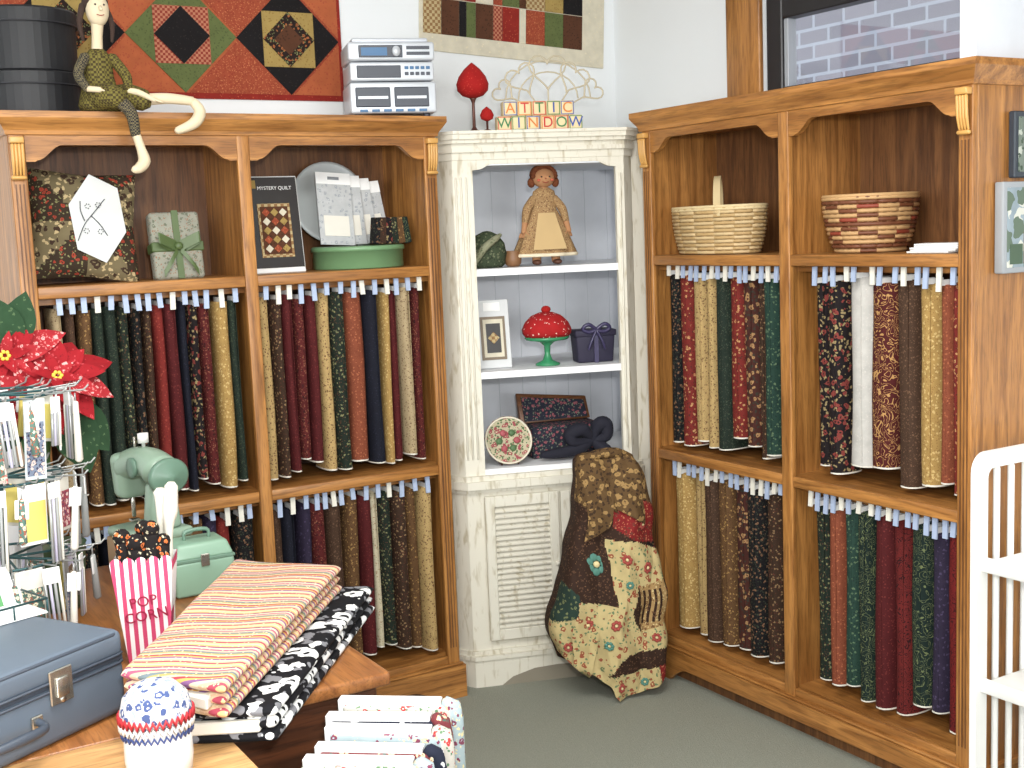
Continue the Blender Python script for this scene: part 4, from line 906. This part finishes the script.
for i,(c,n,R,m,t) in enumerate(heads):
    poin(c,n,R,m,t,i*.7); mb.tube([(bx,by,.86),((bx+c[0])/2,by+.02,(c[2]+.9)/2),(c[0],c[1]+.012,c[2])],.006,lg,7,4)
for c,d,Ln in (((-2.42,-1.01,1.27),(.55,-.2,-.75),.18),((-2.42,-1.01,1.27),(.25,-.3,-.9),.20),((-2.52,-.99,1.38),(.25,-.2,.75),.15),((-2.5,-1.0,1.38),(-.3,-.2,.9),.14),((-2.5,-1.01,1.25),(-.5,-.3,-.5),.15),((-2.55,-.98,1.40),(-.6,-.2,.6),.14)):
    mb.leaf(c,d,(0,-1,.2),Ln,Ln*.55,pg,.12,.2)
for d in ((-.3,-.1,.9),(.1,-.1,.95),(-.55,-.1,.8)): mb.leaf((-2.56,-.97,1.42),d,(0,-1,.2),.16,.05,pgd,.1,.2)
mb.build()
# ---------------------------------------------------------------- bin with fabric-wrapped boards
wrap=[fab('wr1',(206,200,190),(176,60,60),(90,120,90),60,.32),fab('wr2',(36,40,56),(214,214,214),None,60,.32),fab('wr3',(170,186,190),(120,60,80),(214,200,150),60,.32),fab('wr4',(120,56,60),(214,186,150),(70,90,80),60,.3)]
db=Vector((.78,-.626,0)).normalized(); nb=Vector((-.626,-.78,0)).normalized()
mb=MB('fabric_flat_folds'); MBn=basis((-2.02,-1.945,0),db,nb,ZZ)
for k in range(6):
    y=k*.045; z1=.705-.010*k+random.uniform(-.006,.006); o=random.uniform(-.016,.016); sk=random.uniform(-.014,.014)
    mb.hexa([(-.10+o,y,.36),(.120+o,y,.36),(.120+o,y+.032,.36),(-.10+o,y+.032,.36),(-.10+o,y,z1),(.120+o,y+sk*.3,z1),(.120+o,y+.032+sk*.3,z1),(-.10+o,y+.032,z1)],wrap[k%4],.007,3)
    mb.hexa([(-.110+o,y+.001,.37),(.095+o,y+.001,.37),(.095+o,y+.027,.37),(-.110+o,y+.027,.37),(-.110+o,y+.001,z1+.010),(.095+o,y+.001+sk*.3,z1+.010),(.095+o,y+.027+sk*.3,z1+.010),(-.110+o,y+.027,z1+.010)],paper,.002)
    mb.tube([(.106+o,y+.016+sk*.3,z1-.004),(.120+o,y+.016,z1-.03),(.118+o,y+.016,.40)],[.016,.018,.016],wrap[(k+2)%4],10,3)
mb.build(MBn)
mb=MB('wooden_bin')
mb.box(-.145,-.016,.0,.165,-.008,.50,cw,.002); mb.box(-.145,.272,.0,.165,.280,.50,cw,.002); mb.box(-.153,-.016,0,-.145,.280,.50,cw,.002); mb.box(.165,-.016,0,.173,.280,.50,cw,.002); mb.box(-.145,-.008,.33,.165,.272,.345,cw)
mb.build(MBn)
# ---------------------------------------------------------------- white display rack right
mb=MB('white_spindle_shelf')
for yy in (-2.13,-2.95):
    xa,xb,w=-.515,-.05,.040; out=[(xa,0),(xa,.98)]+[(xa+.045-.045*math.cos(q*math.pi/12),.98+.05*math.sin(q*math.pi/12)) for q in range(1,7)]+[(xb-.045+.045*math.sin(q*math.pi/12),.98+.05*math.cos(q*math.pi/12)) for q in range(0,7)]+[(xb,0)]
    inn=[(xa+w,0),(xa+w,.965)]+[(xa+w+.02-.02*math.cos(q*math.pi/12),.965+.025*math.sin(q*math.pi/12)) for q in range(1,7)]+[(xb-w-.02+.02*math.sin(q*math.pi/12),.965+.025*math.cos(q*math.pi/12)) for q in range(0,7)]+[(xb-w,0)]
    n=len(out); vs=[(p[0],yy-.010,p[1]) for p in out]+[(p[0],yy-.010,p[1]) for p in inn]+[(p[0],yy+.010,p[1]) for p in out]+[(p[0],yy+.010,p[1]) for p in inn]; fs=[]
    for i in range(n-1): fs+=[(i,i+1,n+i+1,n+i),(2*n+i,2*n+i+1,3*n+i+1,3*n+i),(i,i+1,2*n+i+1,2*n+i),(n+i,n+i+1,3*n+i+1,3*n+i)]
    mb.add(vs,fs,white)
    mb.box(xa+w,yy-.009,.06,xb-w,yy+.009,.10,white,.003)
    for k in range(6): 
        x=xa+w+.045+k*.055; mb.tube([(x,yy,.10),(x,yy,.985)],.0085,white,8)
for z in (.12,.43,.74): mb.box(-.49,-2.94,z,-.07,-2.14,z+.018,white,.004,2); mb.box(-.50,-2.94,z-.006,-.49,-2.14,z+.032,white,.003,2)
mb.build()
# ---------------------------------------------------------------- pictures on side of right bookcase
mb=MB('hanging_picture'); pb=fab('picture_scene',(150,164,172),(96,110,96),(196,196,186),14,.42)
mb.box(-.215,-2.012,1.70,-.055,-1.992,1.87,flat('frame_dkblue',(44,52,62),.5),.003); mb.box(-.20,-2.015,1.715,-.07,-2.012,1.855,fab('pic_scene',(120,130,120),(176,180,170),(70,84,70),40,.4)); mb.build()
mb=MB('hanging_picture'); mb.box(-.268,-2.020,1.455,-.06,-1.992,1.69,flat('frame_grey',(150,154,158),.5),.004,2); mb.box(-.253,-2.023,1.470,-.075,-2.020,1.675,pb)
for k,c in enumerate(((70,90,70),(120,96,74),(84,96,120))): mb.box(-.245+k*.055,-2.0245,1.478,-.195+k*.055,-2.023,1.53+.03*k,flat('pic%d'%k,c,.7))
mb.build()
# ---------------------------------------------------------------- lights
def area(name,loc,size,sy,power,target,color=(1,1,1)):
    l=bpy.data.lights.new(name,'AREA'); l.shape='RECTANGLE'; l.size=size; l.size_y=sy; l.energy=power; l.color=color
    o=bpy.data.objects.new(name,l); scene.collection.objects.link(o); o.location=loc
    o.rotation_euler=(Vector(target)-Vector(loc)).to_track_quat('-Z','Y').to_euler(); return o
area('ceiling_lamp_1',(-2.2,-2.3,2.74),1.6,.5,56,(-2.2,-2.3,0),(1,.99,.96))
area('ceiling_lamp_2',(-4.2,-4.6,2.74),1.6,.5,52,(-4.2,-4.6,0),(1,.99,.96))
area('shop_window_light',(-5.8,-4.6,1.7),2.6,2.0,140,(-1.2,-.6,1.1),(.97,.985,1.0))
area('bookcase_side_fill',(-1.6,-7.4,1.8),2.4,1.6,74,(-.6,-1.6,1.2),(.97,.985,1.0))  # unseen fill light, added to brighten the right bookcase's side panel
area('camera_flash',(-2.9,-4.15,1.85),.12,.12,50,(-1.0,-.5,1.1),(1,.99,.97))
w=bpy.data.worlds.new('world'); scene.world=w; w.use_nodes=True
bg=w.node_tree.nodes['Background']; bg.inputs[0].default_value=(.85,.91,1,1); bg.inputs[1].default_value=1.9
scene.view_settings.view_transform='Standard'; scene.view_settings.look='None'; scene.view_settings.exposure=0
